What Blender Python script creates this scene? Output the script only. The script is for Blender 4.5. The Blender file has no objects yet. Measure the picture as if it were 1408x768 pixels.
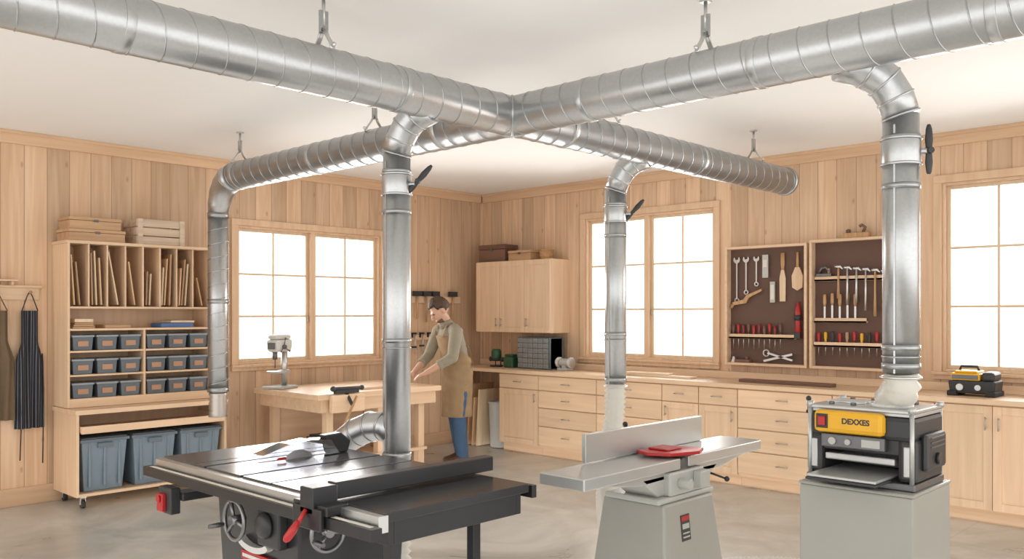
import bpy, bmesh, math, random
from mathutils import Vector, Matrix
random.seed(7)
S=bpy.context.scene; COL=S.collection
rad=math.radians
# ------------------------------------------------------------------ builder
class Bd:
    def __init__(s,root=None):
        s.v=[];s.f=[];s.m=[];s.s=[];s.mi=0
        s.M=Matrix.Identity(4)
        if root is not None: s.M=Matrix.Translation(-Vector(root.location))
    def add(s,vs,fs,sm=False):
        o=len(s.v)
        for p in vs: s.v.append(tuple(s.M@Vector(p)))
        for f in fs:
            s.f.append(tuple(i+o for i in f)); s.m.append(s.mi); s.s.append(sm)
    def box(s,x0,y0,z0,x1,y1,z1,tx=0,ty=0):
        vs=[(x0+tx,y0+ty,z0),(x1-tx,y0+ty,z0),(x1-tx,y1-ty,z0),(x0+tx,y1-ty,z0),(x0,y0,z1),(x1,y0,z1),(x1,y1,z1),(x0,y1,z1)]
        s.add(vs,[(0,3,2,1),(4,5,6,7),(0,1,5,4),(1,2,6,5),(2,3,7,6),(3,0,4,7)])
    def obox(s,c,size,rot):
        old=s.M; s.M=old@Matrix.Translation(c)@rot
        a,b,d=[k/2 for k in size]; s.box(-a,-b,-d,a,b,d); s.M=old
    def loft(s,pts,radii,seg=16,side=None,cap=True,sm=True):
        pts=[Vector(p) for p in pts]; n=len(pts); vs=[]; sd=Vector(side) if side else None
        prev=None
        for i,p in enumerate(pts):
            t=(pts[min(i+1,n-1)]-pts[max(i-1,0)])
            if t.length<1e-9: t=Vector((0,0,1))
            t.normalize()
            if sd is not None: a=sd-t*sd.dot(t)
            elif prev is None:
                a=Vector((1,0,0)) if abs(t.x)<.8 else Vector((0,1,0)); a=a-t*a.dot(t)
            else: a=prev-t*prev.dot(t)
            a.normalize(); prev=a; b=t.cross(a)
            r=radii[i] if isinstance(radii,(list,tuple)) else radii
            ra,rb=(r if isinstance(r,(list,tuple)) else (r,r))
            for k in range(seg):
                th=2*math.pi*k/seg; vs.append(p+a*ra*math.cos(th)+b*rb*math.sin(th))
        fs=[]
        for i in range(n-1):
            for k in range(seg):
                k2=(k+1)%seg; fs.append((i*seg+k,i*seg+k2,(i+1)*seg+k2,(i+1)*seg+k))
        s.add(vs,fs,sm)
        if cap:
            o=len(s.v)-len(vs)
            s.f.append(tuple(o+k for k in reversed(range(seg)))); s.m.append(s.mi); s.s.append(False)
            s.f.append(tuple(o+(n-1)*seg+k for k in range(seg))); s.m.append(s.mi); s.s.append(False)
    def cyl(s,p0,p1,r,r1=None,seg=20,cap=True): s.loft([p0,p1],[r,r if r1 is None else r1],seg,None,cap)
    def lathe(s,prof,c=(0,0,0),seg=20,rot=None):
        old=s.M; s.M=old@Matrix.Translation(c)@(rot or Matrix.Identity(4))
        vs=[];fs=[];n=len(prof)
        for r,z in prof:
            for k in range(seg):
                th=2*math.pi*k/seg; vs.append((r*math.cos(th),r*math.sin(th),z))
        for i in range(n-1):
            for k in range(seg):
                k2=(k+1)%seg; fs.append((i*seg+k,i*seg+k2,(i+1)*seg+k2,(i+1)*seg+k))
        fs.append(tuple(reversed(range(seg)))); fs.append(tuple((n-1)*seg+k for k in range(seg)))
        s.add(vs,fs,True); s.M=old
    def sph(s,c,r,seg=16,rings=10):
        rx,ry,rz=r if isinstance(r,(list,tuple)) else (r,r,r)
        vs=[(c[0],c[1],c[2]-rz)];fs=[]
        for i in range(1,rings):
            ph=-math.pi/2+math.pi*i/rings
            for k in range(seg):
                th=2*math.pi*k/seg
                vs.append((c[0]+rx*math.cos(ph)*math.cos(th),c[1]+ry*math.cos(ph)*math.sin(th),c[2]+rz*math.sin(ph)))
        vs.append((c[0],c[1],c[2]+rz)); L=len(vs)-1
        for k in range(seg):
            k2=(k+1)%seg; fs.append((0,1+k2,1+k))
            for i in range(rings-2): fs.append((1+i*seg+k,1+i*seg+k2,1+(i+1)*seg+k2,1+(i+1)*seg+k))
            fs.append((L,1+(rings-2)*seg+k,1+(rings-2)*seg+k2))
        s.add(vs,fs,True)
    def prism(s,pts,d0,d1,plane='XZ'):
        n=len(pts)
        f={'XZ':lambda a,b,d:(a,d,b),'XY':lambda a,b,d:(a,b,d),'YZ':lambda a,b,d:(d,a,b)}[plane]
        vs=[f(a,b,d0) for a,b in pts]+[f(a,b,d1) for a,b in pts]
        fs=[tuple(range(n)),tuple(reversed(range(n,2*n)))]+[(i,i+n,(i+1)%n+n,(i+1)%n) for i in range(n)]
        s.add(vs,fs)
    def torus(s,c,R,r,axis='Y',seg=28,sg=8):
        c=Vector(c); vs=[];fs=[]
        for i in range(seg):
            a=2*math.pi*i/seg
            for k in range(sg):
                b=2*math.pi*k/sg; q=R+r*math.cos(b); h=r*math.sin(b)
                if axis=='Y': p=(q*math.cos(a),h,q*math.sin(a))
                elif axis=='X': p=(h,q*math.cos(a),q*math.sin(a))
                else: p=(q*math.cos(a),q*math.sin(a),h)
                vs.append(c+Vector(p))
        for i in range(seg):
            for k in range(sg):
                fs.append((i*sg+k,((i+1)%seg)*sg+k,((i+1)%seg)*sg+(k+1)%sg,i*sg+(k+1)%sg))
        s.add(vs,fs,True)
    def helix(s,p0,p1,r,pitch,w=.0045,h=.003,spt=32):
        p0=Vector(p0);p1=Vector(p1);t=(p1-p0);L=t.length;t.normalize()
        a=Vector((0,0,1)) if abs(t.z)<.8 else Vector((1,0,0)); a=(a-t*a.dot(t)).normalized(); b=t.cross(a)
        n=int(L/pitch*spt);vs=[];fs=[]
        for i in range(n+1):
            th=2*math.pi*i/spt; d=a*math.cos(th)+b*math.sin(th); c=p0+t*(pitch*i/spt)
            vs+= [c-t*w+d*(r-.001),c-t*w*.4+d*(r+h),c+t*w*.4+d*(r+h),c+t*w+d*(r-.001)]
        for i in range(n):
            for k in range(3): fs.append((i*4+k,i*4+k+1,i*4+5+k,i*4+4+k))
        s.add(vs,fs,False)
    def hose(s,pts,r,step=.015,ratio=.8,seg=20):
        P=[Vector(p) for p in pts]; P=[P[0]*2-P[1]]+P+[P[-1]*2-P[-2]]; out=[]
        for i in range(1,len(P)-2):
            a,b,c,d=P[i-1],P[i],P[i+1],P[i+2]; m=max(2,int((c-b).length/.003))
            for k in range(m):
                t=k/m; out.append(.5*((2*b)+(c-a)*t+(2*a-5*b+4*c-d)*t*t+(-a+3*b-3*c+d)*t**3))
        out.append(P[-2]); path=[out[0]];acc=0
        for i in range(1,len(out)):
            acc+=(out[i]-out[i-1]).length
            if acc>=step: path.append(out[i]);acc=0
        s.loft(path,[r if i%2 else r*ratio for i in range(len(path))],seg,None,True)
    def done(s,name,mats,parent=None,bevel=0,label=None,loc=None,rotz=None):
        me=bpy.data.meshes.new(name); me.from_pydata(s.v,[],s.f)
        if not isinstance(mats,(list,tuple)): mats=[mats]
        for m in mats: me.materials.append(m)
        for p,mi,sm in zip(me.polygons,s.m,s.s): p.material_index=mi; p.use_smooth=sm
        bm=bmesh.new(); bm.from_mesh(me); bmesh.ops.recalc_face_normals(bm,faces=bm.faces); bm.to_mesh(me); bm.free()
        o=bpy.data.objects.new(name,me); COL.objects.link(o)
        if parent is not None: o.parent=parent
        if loc is not None: o.location=loc
        if rotz is not None: o.rotation_euler=(0,0,rotz)
        if bevel:
            m=o.modifiers.new('Bevel','BEVEL'); m.width=bevel; m.segments=2; m.limit_method='ANGLE'; m.angle_limit=rad(40)
        if label: o['label']=label
        return o
def tag(o,label,cat,group=None):
    o['label']=label; o['category']=cat
    if group: o['group']=group
    return o
def thing(name,label,cat,loc=(0,0,0),rotz=0,group=None):
    o=bpy.data.objects.new(name,None); o.empty_display_size=.1; COL.objects.link(o)
    o.location=loc; o.rotation_euler=(0,0,rotz); return tag(o,label,cat,group)
def single(b,name,label,cat,mats,loc=(0,0,0),rotz=0,bevel=0,group=None):
    return tag(b.done(name,mats,None,bevel,None,loc,rotz),label,cat,group)
def dup(root,loc,rotz=None):
    def cp(o,par):
        n=o.copy(); COL.objects.link(n)
        if par is not None: n.parent=par
        for c in [c for c in o.children]: cp(c,n)
        return n
    n=cp(root,None); n.location=loc
    if rotz is not None: n.rotation_euler=(0,0,rotz)
    return n
def rx(a): return Matrix.Rotation(rad(a),4,'X')
def ry(a): return Matrix.Rotation(rad(a),4,'Y')
def rz(a): return Matrix.Rotation(rad(a),4,'Z')
# ------------------------------------------------------------------ materials
def newmat(name):
    m=bpy.data.materials.new(name); m.use_nodes=True; nt=m.node_tree
    b=nt.nodes['Principled BSDF']; return m,nt,b
def col(c): return (c[0],c[1],c[2],1)
def plain(name,c,rough=.5,metal=0,var=.08,scale=12,**kw):
    m,nt,b=newmat(name); N=nt.nodes; L=nt.links
    tc=N.new('ShaderNodeTexCoord'); no=N.new('ShaderNodeTexNoise'); no.inputs['Scale'].default_value=scale; no.inputs['Detail'].default_value=4
    L.new(tc.outputs['Object'],no.inputs['Vector'])
    mx=N.new('ShaderNodeMix'); mx.data_type='RGBA'
    mx.inputs[6].default_value=col([k*(1-var) for k in c]); mx.inputs[7].default_value=col([min(1,k*(1+var)) for k in c])
    L.new(no.outputs['Fac'],mx.inputs[0]); L.new(mx.outputs[2],b.inputs['Base Color'])
    b.inputs['Roughness'].default_value=rough; b.inputs['Metallic'].default_value=metal
    for k,v in kw.items(): b.inputs[k.replace('_',' ')].default_value=v
    return m
def wood(name,c1,c2,axis='Z',rough=.45,sc=1.0,fine=18):
    m,nt,b=newmat(name); N=nt.nodes; L=nt.links
    tc=N.new('ShaderNodeTexCoord'); oi=N.new('ShaderNodeObjectInfo')
    ad=N.new('ShaderNodeVectorMath'); ad.operation='ADD'; cm=N.new('ShaderNodeMath'); cm.operation='MULTIPLY'; cm.inputs[1].default_value=17
    L.new(oi.outputs['Random'],cm.inputs[0]); L.new(tc.outputs['Object'],ad.inputs[0]); L.new(cm.outputs[0],ad.inputs[1])
    mp=N.new('ShaderNodeMapping'); s=[fine*sc]*3; s['XYZ'.index(axis)]=1.1*sc; mp.inputs['Scale'].default_value=s
    L.new(ad.outputs[0],mp.inputs['Vector'])
    no=N.new('ShaderNodeTexNoise'); no.inputs['Scale'].default_value=1; no.inputs['Detail'].default_value=7; no.inputs['Distortion'].default_value=.6
    L.new(mp.outputs[0],no.inputs['Vector'])
    cr=N.new('ShaderNodeValToRGB'); cr.color_ramp.elements[0].position=.3; cr.color_ramp.elements[1].position=.68
    cr.color_ramp.elements[0].color=col(c2); cr.color_ramp.elements[1].color=col(c1)
    L.new(no.outputs['Fac'],cr.inputs[0])
    hv=N.new('ShaderNodeHueSaturation'); mr=N.new('ShaderNodeMapRange'); mr.inputs[3].default_value=.92; mr.inputs[4].default_value=1.05
    L.new(oi.outputs['Random'],mr.inputs[0]); L.new(mr.outputs[0],hv.inputs['Value']); L.new(cr.outputs[0],hv.inputs['Color'])
    L.new(hv.outputs[0],b.inputs['Base Color']); b.inputs['Roughness'].default_value=rough
    bp=N.new('ShaderNodeBump'); bp.inputs['Strength'].default_value=.04; L.new(no.outputs['Fac'],bp.inputs['Height']); L.new(bp.outputs[0],b.inputs['Normal'])
    return m
def wallmat(name,axis):
    m,nt,b=newmat(name); N=nt.nodes; L=nt.links
    def math_(op,a,bv=None):
        n=N.new('ShaderNodeMath'); n.operation=op
        for i,x in enumerate((a,bv)):
            if x is None: continue
            if isinstance(x,(int,float)): n.inputs[i].default_value=x
            else: L.new(x,n.inputs[i])
        return n.outputs[0]
    g=N.new('ShaderNodeNewGeometry'); sp=N.new('ShaderNodeSeparateXYZ'); L.new(g.outputs['Position'],sp.inputs[0])
    s=sp.outputs[axis]; z=sp.outputs[2]
    p=math_('DIVIDE',s,.178); cell=math_('FLOOR',p); fr=math_('FRACT',p)
    wn=N.new('ShaderNodeTexWhiteNoise'); wn.noise_dimensions='1D'; L.new(cell,wn.inputs['W'])
    cb=N.new('ShaderNodeCombineXYZ'); L.new(math_('MULTIPLY',s,16),cb.inputs[0]); L.new(math_('MULTIPLY',wn.outputs['Value'],40),cb.inputs[1]); L.new(math_('MULTIPLY',z,.9),cb.inputs[2])
    no=N.new('ShaderNodeTexNoise'); no.inputs['Scale'].default_value=1; no.inputs['Detail'].default_value=5; no.inputs['Distortion'].default_value=1.2; L.new(cb.outputs[0],no.inputs['Vector'])
    cr=N.new('ShaderNodeValToRGB'); e=cr.color_ramp.elements; e[0].position=.22; e[1].position=.75
    e[0].color=col((.585,.365,.215)); e[1].color=col((.775,.55,.37)); L.new(no.outputs['Fac'],cr.inputs[0])
    hv=N.new('ShaderNodeHueSaturation'); L.new(cr.outputs[0],hv.inputs['Color'])
    mr=N.new('ShaderNodeMapRange'); mr.inputs[3].default_value=.79; mr.inputs[4].default_value=1.08; L.new(wn.outputs['Value'],mr.inputs[0]); L.new(mr.outputs[0],hv.inputs['Value'])
    cb2=N.new('ShaderNodeCombineXYZ'); L.new(math_('MULTIPLY',s,5.6),cb2.inputs[0]); L.new(math_('MULTIPLY',z,2.6),cb2.inputs[1])
    vo=N.new('ShaderNodeTexVoronoi'); vo.inputs['Scale'].default_value=1; vo.voronoi_dimensions='2D'; L.new(cb2.outputs[0],vo.inputs['Vector'])
    k1=N.new('ShaderNodeMapRange'); k1.inputs[1].default_value=.02; k1.inputs[2].default_value=.09; k1.inputs[3].default_value=1; k1.inputs[4].default_value=0; L.new(vo.outputs['Distance'],k1.inputs[0])
    sc=N.new('ShaderNodeSeparateColor'); L.new(vo.outputs['Color'],sc.inputs[0])
    kn=math_('MULTIPLY',k1.outputs[0],math_('GREATER_THAN',sc.outputs[0],.74)); kn=math_('MULTIPLY',kn,.6)
    mx=N.new('ShaderNodeMix'); mx.data_type='RGBA'; L.new(kn,mx.inputs[0]); L.new(hv.outputs[0],mx.inputs[6]); mx.inputs[7].default_value=col((.36,.20,.11))
    gd=math_('MINIMUM',fr,math_('SUBTRACT',1,fr)); gr=N.new('ShaderNodeMapRange'); gr.inputs[1].default_value=.006; gr.inputs[2].default_value=.026; L.new(gd,gr.inputs[0])
    mx2=N.new('ShaderNodeMix'); mx2.data_type='RGBA'; L.new(gr.outputs[0],mx2.inputs[0]); mx2.inputs[6].default_value=col((.39,.24,.145)); L.new(mx.outputs[2],mx2.inputs[7])
    L.new(mx2.outputs[2],b.inputs['Base Color']); b.inputs['Roughness'].default_value=.5
    bp=N.new('ShaderNodeBump'); bp.inputs['Strength'].default_value=.2; bp.inputs['Distance'].default_value=.008; L.new(gr.outputs[0],bp.inputs['Height']); L.new(bp.outputs[0],b.inputs['Normal'])
    return m
def floormat():
    m,nt,b=newmat('concrete'); N=nt.nodes; L=nt.links
    g=N.new('ShaderNodeNewGeometry')
    n1=N.new('ShaderNodeTexNoise'); n1.inputs['Scale'].default_value=1.1; n1.inputs['Detail'].default_value=9; n1.inputs['Roughness'].default_value=.66; n1.inputs['Distortion'].default_value=.9; L.new(g.outputs['Position'],n1.inputs['Vector'])
    cr=N.new('ShaderNodeValToRGB'); e=cr.color_ramp.elements; e[0].position=.38; e[1].position=.64; e[0].color=col((.38,.37,.335)); e[1].color=col((.60,.585,.545)); L.new(n1.outputs['Fac'],cr.inputs[0])
    sp=N.new('ShaderNodeSeparateXYZ'); L.new(g.outputs['Position'],sp.inputs[0])
    outs=[]
    for i,off in ((0,.35),(1,.2)):
        a=N.new('ShaderNodeMath'); a.operation='MULTIPLY_ADD'; a.inputs[1].default_value=1/3.6; a.inputs[2].default_value=off; L.new(sp.outputs[i],a.inputs[0])
        f=N.new('ShaderNodeMath'); f.operation='FRACT'; L.new(a.outputs[0],f.inputs[0])
        c=N.new('ShaderNodeMath'); c.operation='LESS_THAN'; c.inputs[1].default_value=.0016; L.new(f.outputs[0],c.inputs[0]); outs.append(c.outputs[0])
    mxx=N.new('ShaderNodeMath'); mxx.operation='MAXIMUM'; L.new(outs[0],mxx.inputs[0]); L.new(outs[1],mxx.inputs[1])
    mul=N.new('ShaderNodeMath'); mul.operation='MULTIPLY'; mul.inputs[1].default_value=.3; L.new(mxx.outputs[0],mul.inputs[0])
    mx=N.new('ShaderNodeMix'); mx.data_type='RGBA'; L.new(mul.outputs[0],mx.inputs[0]); L.new(cr.outputs[0],mx.inputs[6]); mx.inputs[7].default_value=col((.15,.14,.12))
    L.new(mx.outputs[2],b.inputs['Base Color'])
    r=N.new('ShaderNodeMapRange'); r.inputs[3].default_value=.2; r.inputs[4].default_value=.4; L.new(n1.outputs['Fac'],r.inputs[0]); L.new(r.outputs[0],b.inputs['Roughness'])
    return m
def galv(name='galvanised_steel',base=.52,rough=.33,var=.06):
    m,nt,b=newmat(name); N=nt.nodes; L=nt.links
    tc=N.new('ShaderNodeTexCoord'); vo=N.new('ShaderNodeTexVoronoi'); vo.inputs['Scale'].default_value=80; L.new(tc.outputs['Object'],vo.inputs['Vector'])
    no=N.new('ShaderNodeTexNoise'); no.inputs['Scale'].default_value=2.0; no.inputs['Detail'].default_value=2; L.new(tc.outputs['Object'],no.inputs['Vector'])
    sc=N.new('ShaderNodeSeparateColor'); L.new(vo.outputs['Color'],sc.inputs[0])
    ad=N.new('ShaderNodeMath'); ad.operation='MULTIPLY_ADD'; ad.inputs[1].default_value=.3; L.new(sc.outputs[0],ad.inputs[0]); L.new(no.outputs['Fac'],ad.inputs[2])
    cr=N.new('ShaderNodeValToRGB'); e=cr.color_ramp.elements; e[0].position=.35;e[1].position=.95; e[0].color=col([base*(1-var)*.96,base*(1-var)*.985,base*(1-var)]); e[1].color=col([base*(1+var)*.97,base*(1+var)*.99,base*(1+var)*1.0]); L.new(ad.outputs[0],cr.inputs[0])
    L.new(cr.outputs[0],b.inputs['Base Color']); b.inputs['Metallic'].default_value=.95
    mr=N.new('ShaderNodeMapRange'); mr.inputs[3].default_value=rough-.02; mr.inputs[4].default_value=rough+.05; L.new(no.outputs['Fac'],mr.inputs[0]); L.new(mr.outputs[0],b.inputs['Roughness'])
    return m
MAPLE1=(.79,.57,.38); MAPLE2=(.69,.475,.305)
WX=wood('maple_x',MAPLE1,MAPLE2,'X'); WY=wood('maple_y',MAPLE1,MAPLE2,'Y'); WZ=wood('maple_z',MAPLE1,MAPLE2,'Z')
TRIM=wood('trim_wood',(.72,.49,.31),(.61,.40,.245),'X'); TRIMZ=wood('trim_wood_z',(.75,.525,.345),(.64,.43,.27),'Z')
LITE=wood('pale_wood',(.78,.60,.42),(.68,.50,.33),'Z'); LITEX=wood('pale_wood_x',(.83,.66,.48),(.74,.56,.38),'X')
OAK=wood('box_wood',(.58,.36,.20),(.43,.25,.135),'X'); WALNUT=wood('walnut',(.20,.10,.065),(.11,.055,.035),'X'); WHITEW=wood('whitewashed_wood',(.74,.60,.46),(.48,.34,.23),'X')
HAND=wood('handle_wood',(.55,.33,.16),(.38,.20,.09),'Z',fine=60)
WALLL=wallmat('plank_wall_left',1); WALLR=wallmat('plank_wall_right',0); FLOOR=floormat()
CEIL=plain('ceiling_paint',(.89,.88,.86),.8,0,.012,1.5)
GALV=galv(); GALVB=galv('galvanised_band',.42,.3)
IRON=plain('cast_iron',(.12,.122,.128),.2,.5,.12,6); STEEL=plain('steel',(.62,.62,.61),.34,.95,.06); NICK=plain('brushed_nickel',(.45,.41,.37),.35,.9)
JT=plain('ground_steel',(.50,.505,.495),.34,.6,.06,6)
DARKST=plain('dark_steel',(.16,.16,.165),.4,.8)
BLACK=plain('black_paint',(.018,.018,.02),.3); BLKL=plain('black_laminate',(.022,.022,.024),.22); BLKP=plain('black_plastic',(.03,.03,.032),.45); RUB=plain('rubber',(.03,.03,.03),.8)
RED=plain('red_plastic',(.42,.016,.016),.35); YEL=plain('yellow_paint',(.74,.39,.015),.38); LAB=plain('bin_label_card',(.44,.25,.15),.6)
GREYG=plain('greige_paint',(.335,.33,.295),.38,0,.05,5); GREYL=plain('light_grey_paint',(.44,.44,.41),.36,0,.04,5); WHITEP=plain('white_paint',(.62,.62,.59),.4,0,.03)
TOTE=plain('tote_plastic',(.18,.235,.28),.45); TOTEL=plain('tote_lid',(.13,.165,.195),.5); BIN=plain('bin_plastic',(.12,.14,.16),.3); BINR=plain('bin_rim',(.28,.31,.34),.35)
FELT=plain('tool_board_brown',(.125,.068,.05),.8,0,.10,8); GREEN=plain('green_paint',(.03,.10,.05),.4); BLUE=plain('blue_cover',(.08,.16,.36),.5); PAPER=plain('paper',(.7,.66,.58),.8)
HOSEM=plain('hose_translucent',(.68,.65,.58),.4,0,.04); HOSET=plain('hose_aluminium',(.50,.46,.42),.35,.7)
CANV=plain('canvas_tan',(.31,.205,.11),.85,0,.18,14); SHIRT=plain('khaki_shirt',(.28,.245,.18),.85,0,.12,25); JEAN=plain('denim',(.05,.10,.18),.85,0,.2,60); SKIN=plain('skin',(.58,.34,.24),.5,0,.05); HAIR=plain('hair_brown',(.075,.038,.02),.6,0,.3,60); SHOE=plain('brown_leather',(.10,.05,.03),.5)
APB=plain('apron_brown',(.15,.10,.057),.85,0,.15,12)
def stripe():
    m,nt,b=newmat('striped_cloth'); N=nt.nodes;L=nt.links
    tc=N.new('ShaderNodeTexCoord'); w=N.new('ShaderNodeTexWave'); w.inputs['Scale'].default_value=16; w.bands_direction='X'; L.new(tc.outputs['Object'],w.inputs['Vector'])
    cr=N.new('ShaderNodeValToRGB'); cr.color_ramp.interpolation='CONSTANT'; e=cr.color_ramp.elements; e[0].color=col((.018,.02,.03)); e[1].position=.92; e[1].color=col((.2,.2,.2)); L.new(w.outputs['Fac'],cr.inputs[0]); L.new(cr.outputs[0],b.inputs['Base Color']); b.inputs['Roughness'].default_value=.9
    return m
STRIPE=stripe()
def glassm(name,tint=(1,1,1),fac=.12):
    m=bpy.data.materials.new(name); m.use_nodes=True; nt=m.node_tree; N=nt.nodes; L=nt.links; N.clear()
    o=N.new('ShaderNodeOutputMaterial'); t=N.new('ShaderNodeBsdfTransparent'); t.inputs[0].default_value=col(tint); gl=N.new('ShaderNodeBsdfGlossy'); gl.inputs['Roughness'].default_value=.08
    fr=N.new('ShaderNodeFresnel'); fr.inputs[0].default_value=1.45; ma=N.new('ShaderNodeMath'); ma.operation='ADD'; ma.inputs[1].default_value=fac-.04; L.new(fr.outputs[0],ma.inputs[0])
    mx=N.new('ShaderNodeMixShader'); L.new(ma.outputs[0],mx.inputs[0]); L.new(t.outputs[0],mx.inputs[1]); L.new(gl.outputs[0],mx.inputs[2]); L.new(mx.outputs[0],o.inputs[0]); return m
GLASS=glassm('window_glass',(1,1,1),.05); POLY=glassm('clear_polycarbonate',(.88,.89,.92),.16)
# ------------------------------------------------------------------ room
H=3.11
def struct(o): o['kind']='structure'; return o
def wall(name,x0,x1,ops,mat,loc,rotz):
    b=Bd(); xs=x0
    for a,c,z0,z1 in sorted(ops):
        b.box(xs,0,0,a,.15,H); b.box(a,0,0,c,.15,z0); b.box(a,0,z1,c,.15,H); xs=c
    b.box(xs,0,0,x1,.15,H)
    return struct(b.done(name,mat,None,0,None,loc,rotz))
Q=math.pi/2
OPL=(-3.41,-1.63,1.085,2.475); OPR=(1.70,3.37,1.10,2.67); OPR2=(5.53,7.20,1.11,2.69)
wall('wall_left',-10,.15,[OPL],WALLL,(0,0,0),Q)
wall('wall_right',0,10,[OPR,OPR2],WALLR,(0,0,0),0)
b=Bd(); b.box(-.15,-10,-.1,10,.15,0); struct(b.done('floor',FLOOR))
b=Bd(); b.box(-.15,-10,H,10,.15,H+.1); struct(b.done('ceiling',CEIL))
for n,loc,r,a,c,m in (('left',(0,0,0),Q,-10,0,TRIM),('right',(0,0,0),0,0,10,TRIM)):
    b=Bd(); b.box(a,-.018,0,c,0,.15); struct(b.done('baseboard_'+n,m,None,.004,None,loc,r))
for i,(r,a,c) in enumerate(((Q,-10,-.03),(0,.03,10))):
    b=Bd(); b.box(a,-.022,H-.11,c,0,H); b.box(a,-.034,H-.03,c,0,H); struct(b.done('trim_%d'%(i+1),TRIM,None,.004,None,(0,0,0),r))
b=Bd(); b.box(0,-.03,.15,.03,0,H-.11); struct(b.done('trim_3',TRIMZ,None,.003))
def window(n,op,rotz):
    x0,x1,z0,z1=op; w=thing('window_%d'%n,'','',(0,0,0),rotz); del w['label']; del w['category']; struct(w)
    b=Bd(); c=.065
    b.box(x0-c,-.022,z1,x1+c,0,z1+c); b.box(x0-c,-.022,z0,x0,0,z1); b.box(x1,-.022,z0,x1+c,0,z1)
    b.box(x0-c,-.022,z0-c,x1+c,0,z0-.02); b.box(x0-c-.01,-.05,z0-.025,x1+c+.01,.03,z0)
    struct(b.done('casing',TRIMZ,w,.003))
    b=Bd(); t=.022
    b.box(x0,0,z0,x0+t,.14,z1); b.box(x1-t,0,z0,x1,.14,z1); b.box(x0+t,0,z1-t,x1-t,.14,z1); b.box(x0+t,0,z0,x1-t,.14,z0+t)
    mid=(x0+x1)/2; mw=.03; b.box(mid-mw,0,z0+t,mid+mw,.12,z1-t); struct(b.done('frame',TRIMZ,w,.003))
    for a,e in ((x0+t,mid-mw),(mid+mw,x1-t)):
        b=Bd(); s=.032; zz0=z0+t; zz1=z1-t; y0,y1=.05,.085
        b.box(a,y0,zz0,a+s,y1,zz1); b.box(e-s,y0,zz0,e,y1,zz1); b.box(a+s,y0,zz0,e-s,y1,zz0+s); b.box(a+s,y0,zz1-s,e-s,y1,zz1)
        m=(a+e)/2; b.box(m-.01,y0+.006,zz0+s,m+.01,y1-.006,zz1-s)
        for k in (1,2):
            z=zz0+s+(zz1-zz0-2*s)*k/3; b.box(a+s,y0+.008,z-.01,e-s,y1-.008,z+.01)
        struct(b.done('sash',LITE,w,.002))
        b=Bd(); b.box(a+s*.5,.066,zz0+s*.5,e-s*.5,.069,zz1-s*.5); struct(b.done('glass_pane',GLASS,w))
        b=Bd(); zc=z0+(z1-z0)*.3; xx=e-.014 if a<mid-.1 and e<mid else a+.014
        b.box(xx-.006,.03,zc,xx+.006,.05,zc+.07); struct(b.done('latch',NICK,w,.002))
    L=bpy.data.lights.new('window_daylight','AREA'); L.shape='RECTANGLE'; L.size=(x1-x0)*1.15; L.size_y=(z1-z0)*1.15; L.energy=92; L.color=(1,.985,.96)
    lo=bpy.data.objects.new('window_daylight',L); COL.objects.link(lo)
    p=Matrix.Rotation(rotz,4,'Z')@Vector((mid,.55,(z0+z1)/2+.1)); lo.location=p; lo.rotation_euler=(-Q,0,rotz)
window(1,OPL,Q); window(2,OPR,0); window(3,OPR2,0)
# ------------------------------------------------------------------ ducts
DZ=2.75; DR=.115; DX=4.437; DY=-4.094
def duct_straight(b,p0,p1,r,pitch=.135):
    b.mi=0; b.cyl(p0,p1,r,seg=64); b.mi=1; b.helix(p0,p1,r,pitch)
d1=thing('ceiling_duct','long galvanised spiral duct hung below the white ceiling','duct',(DX,DY,DZ))
b=Bd(d1); duct_straight(b,(DX,-9.9,DZ),(DX,-.62,DZ),DR); b.done('duct_body',[GALV,GALVB],d1)
for y in (-6.35,-4.95,-3.62,-2.1): b=Bd(d1); b.cyl((DX,y-.02,DZ),(DX,y+.02,DZ),DR+.004,seg=48); b.done('coupling_band',GALV,d1,.003)
b=Bd(d1); b.lathe([(DR+.008,0),(DR+.008,.035),(DR-.01,.04),(.03,.042)],(DX,-.655,DZ),36,rx(-90)); b.done('end_cap',GALV,d1)
d2=thing('ceiling_duct','galvanised spiral duct crossing overhead and bending down by the wall','duct',(DX,DY,DZ))
b=Bd(d2); duct_straight(b,(1.22,DY,DZ),(9.9,DY,DZ),DR); b.done('duct_body',[GALV,GALVB],d2)
for x in (1.32,2.45,3.85,5.02,6.02,7.0): b=Bd(d2); b.cyl((x-.02,DY,DZ),(x+.02,DY,DZ),DR+.004,seg=48); b.done('coupling_band',GALV,d2,.003)
for sgn in (1,-1):
    b=Bd(d2); pts=[(DX+(DR+.001)*math.cos(a)*sgn,DY+(DR+.001)*math.cos(a),DZ+(DR+.001)*math.sin(a)) for a in [2*math.pi*k/48 for k in range(49)]]
    b.loft(pts,.006,8,None,False); b.done('welded_seam',GALV,d2)
b=Bd(d2); E=[]; RE=.30; PR=.086
for k in range(0,6):
    a=Q*k/5; E.append((1.225-RE*math.sin(a),DY,DZ-RE+RE*math.cos(a)))
b.loft(E,[DR,DR,.110,.102,.094,PR],36)
for p,q,r_ in zip(E[:-1],E[1:],[DR,.113,.106,.098,.090]):
    pv=Vector(p); t=(Vector(q)-pv).normalized(); b.cyl(pv-t*.005,pv+t*.005,r_+.005,seg=32)
b.done('elbow',GALV,d2)
ex=1.225-RE
b=Bd(d2); duct_straight(b,(ex,DY,DZ-RE),(ex,DY,.92),PR,.12)
b.mi=1
for z in (2.44,1.7,.94): b.cyl((ex,DY,z-.02),(ex,DY,z+.02),PR+.005,seg=32)
b.done('drop_pipe',[GALV,GALVB],d2)
b=Bd(d2); b.hose([(ex,DY,.92),(ex,DY,.82),(ex,DY,.70)],PR-.004,.018,.86); b.done('flexible_hose',HOSET,d2)
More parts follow.
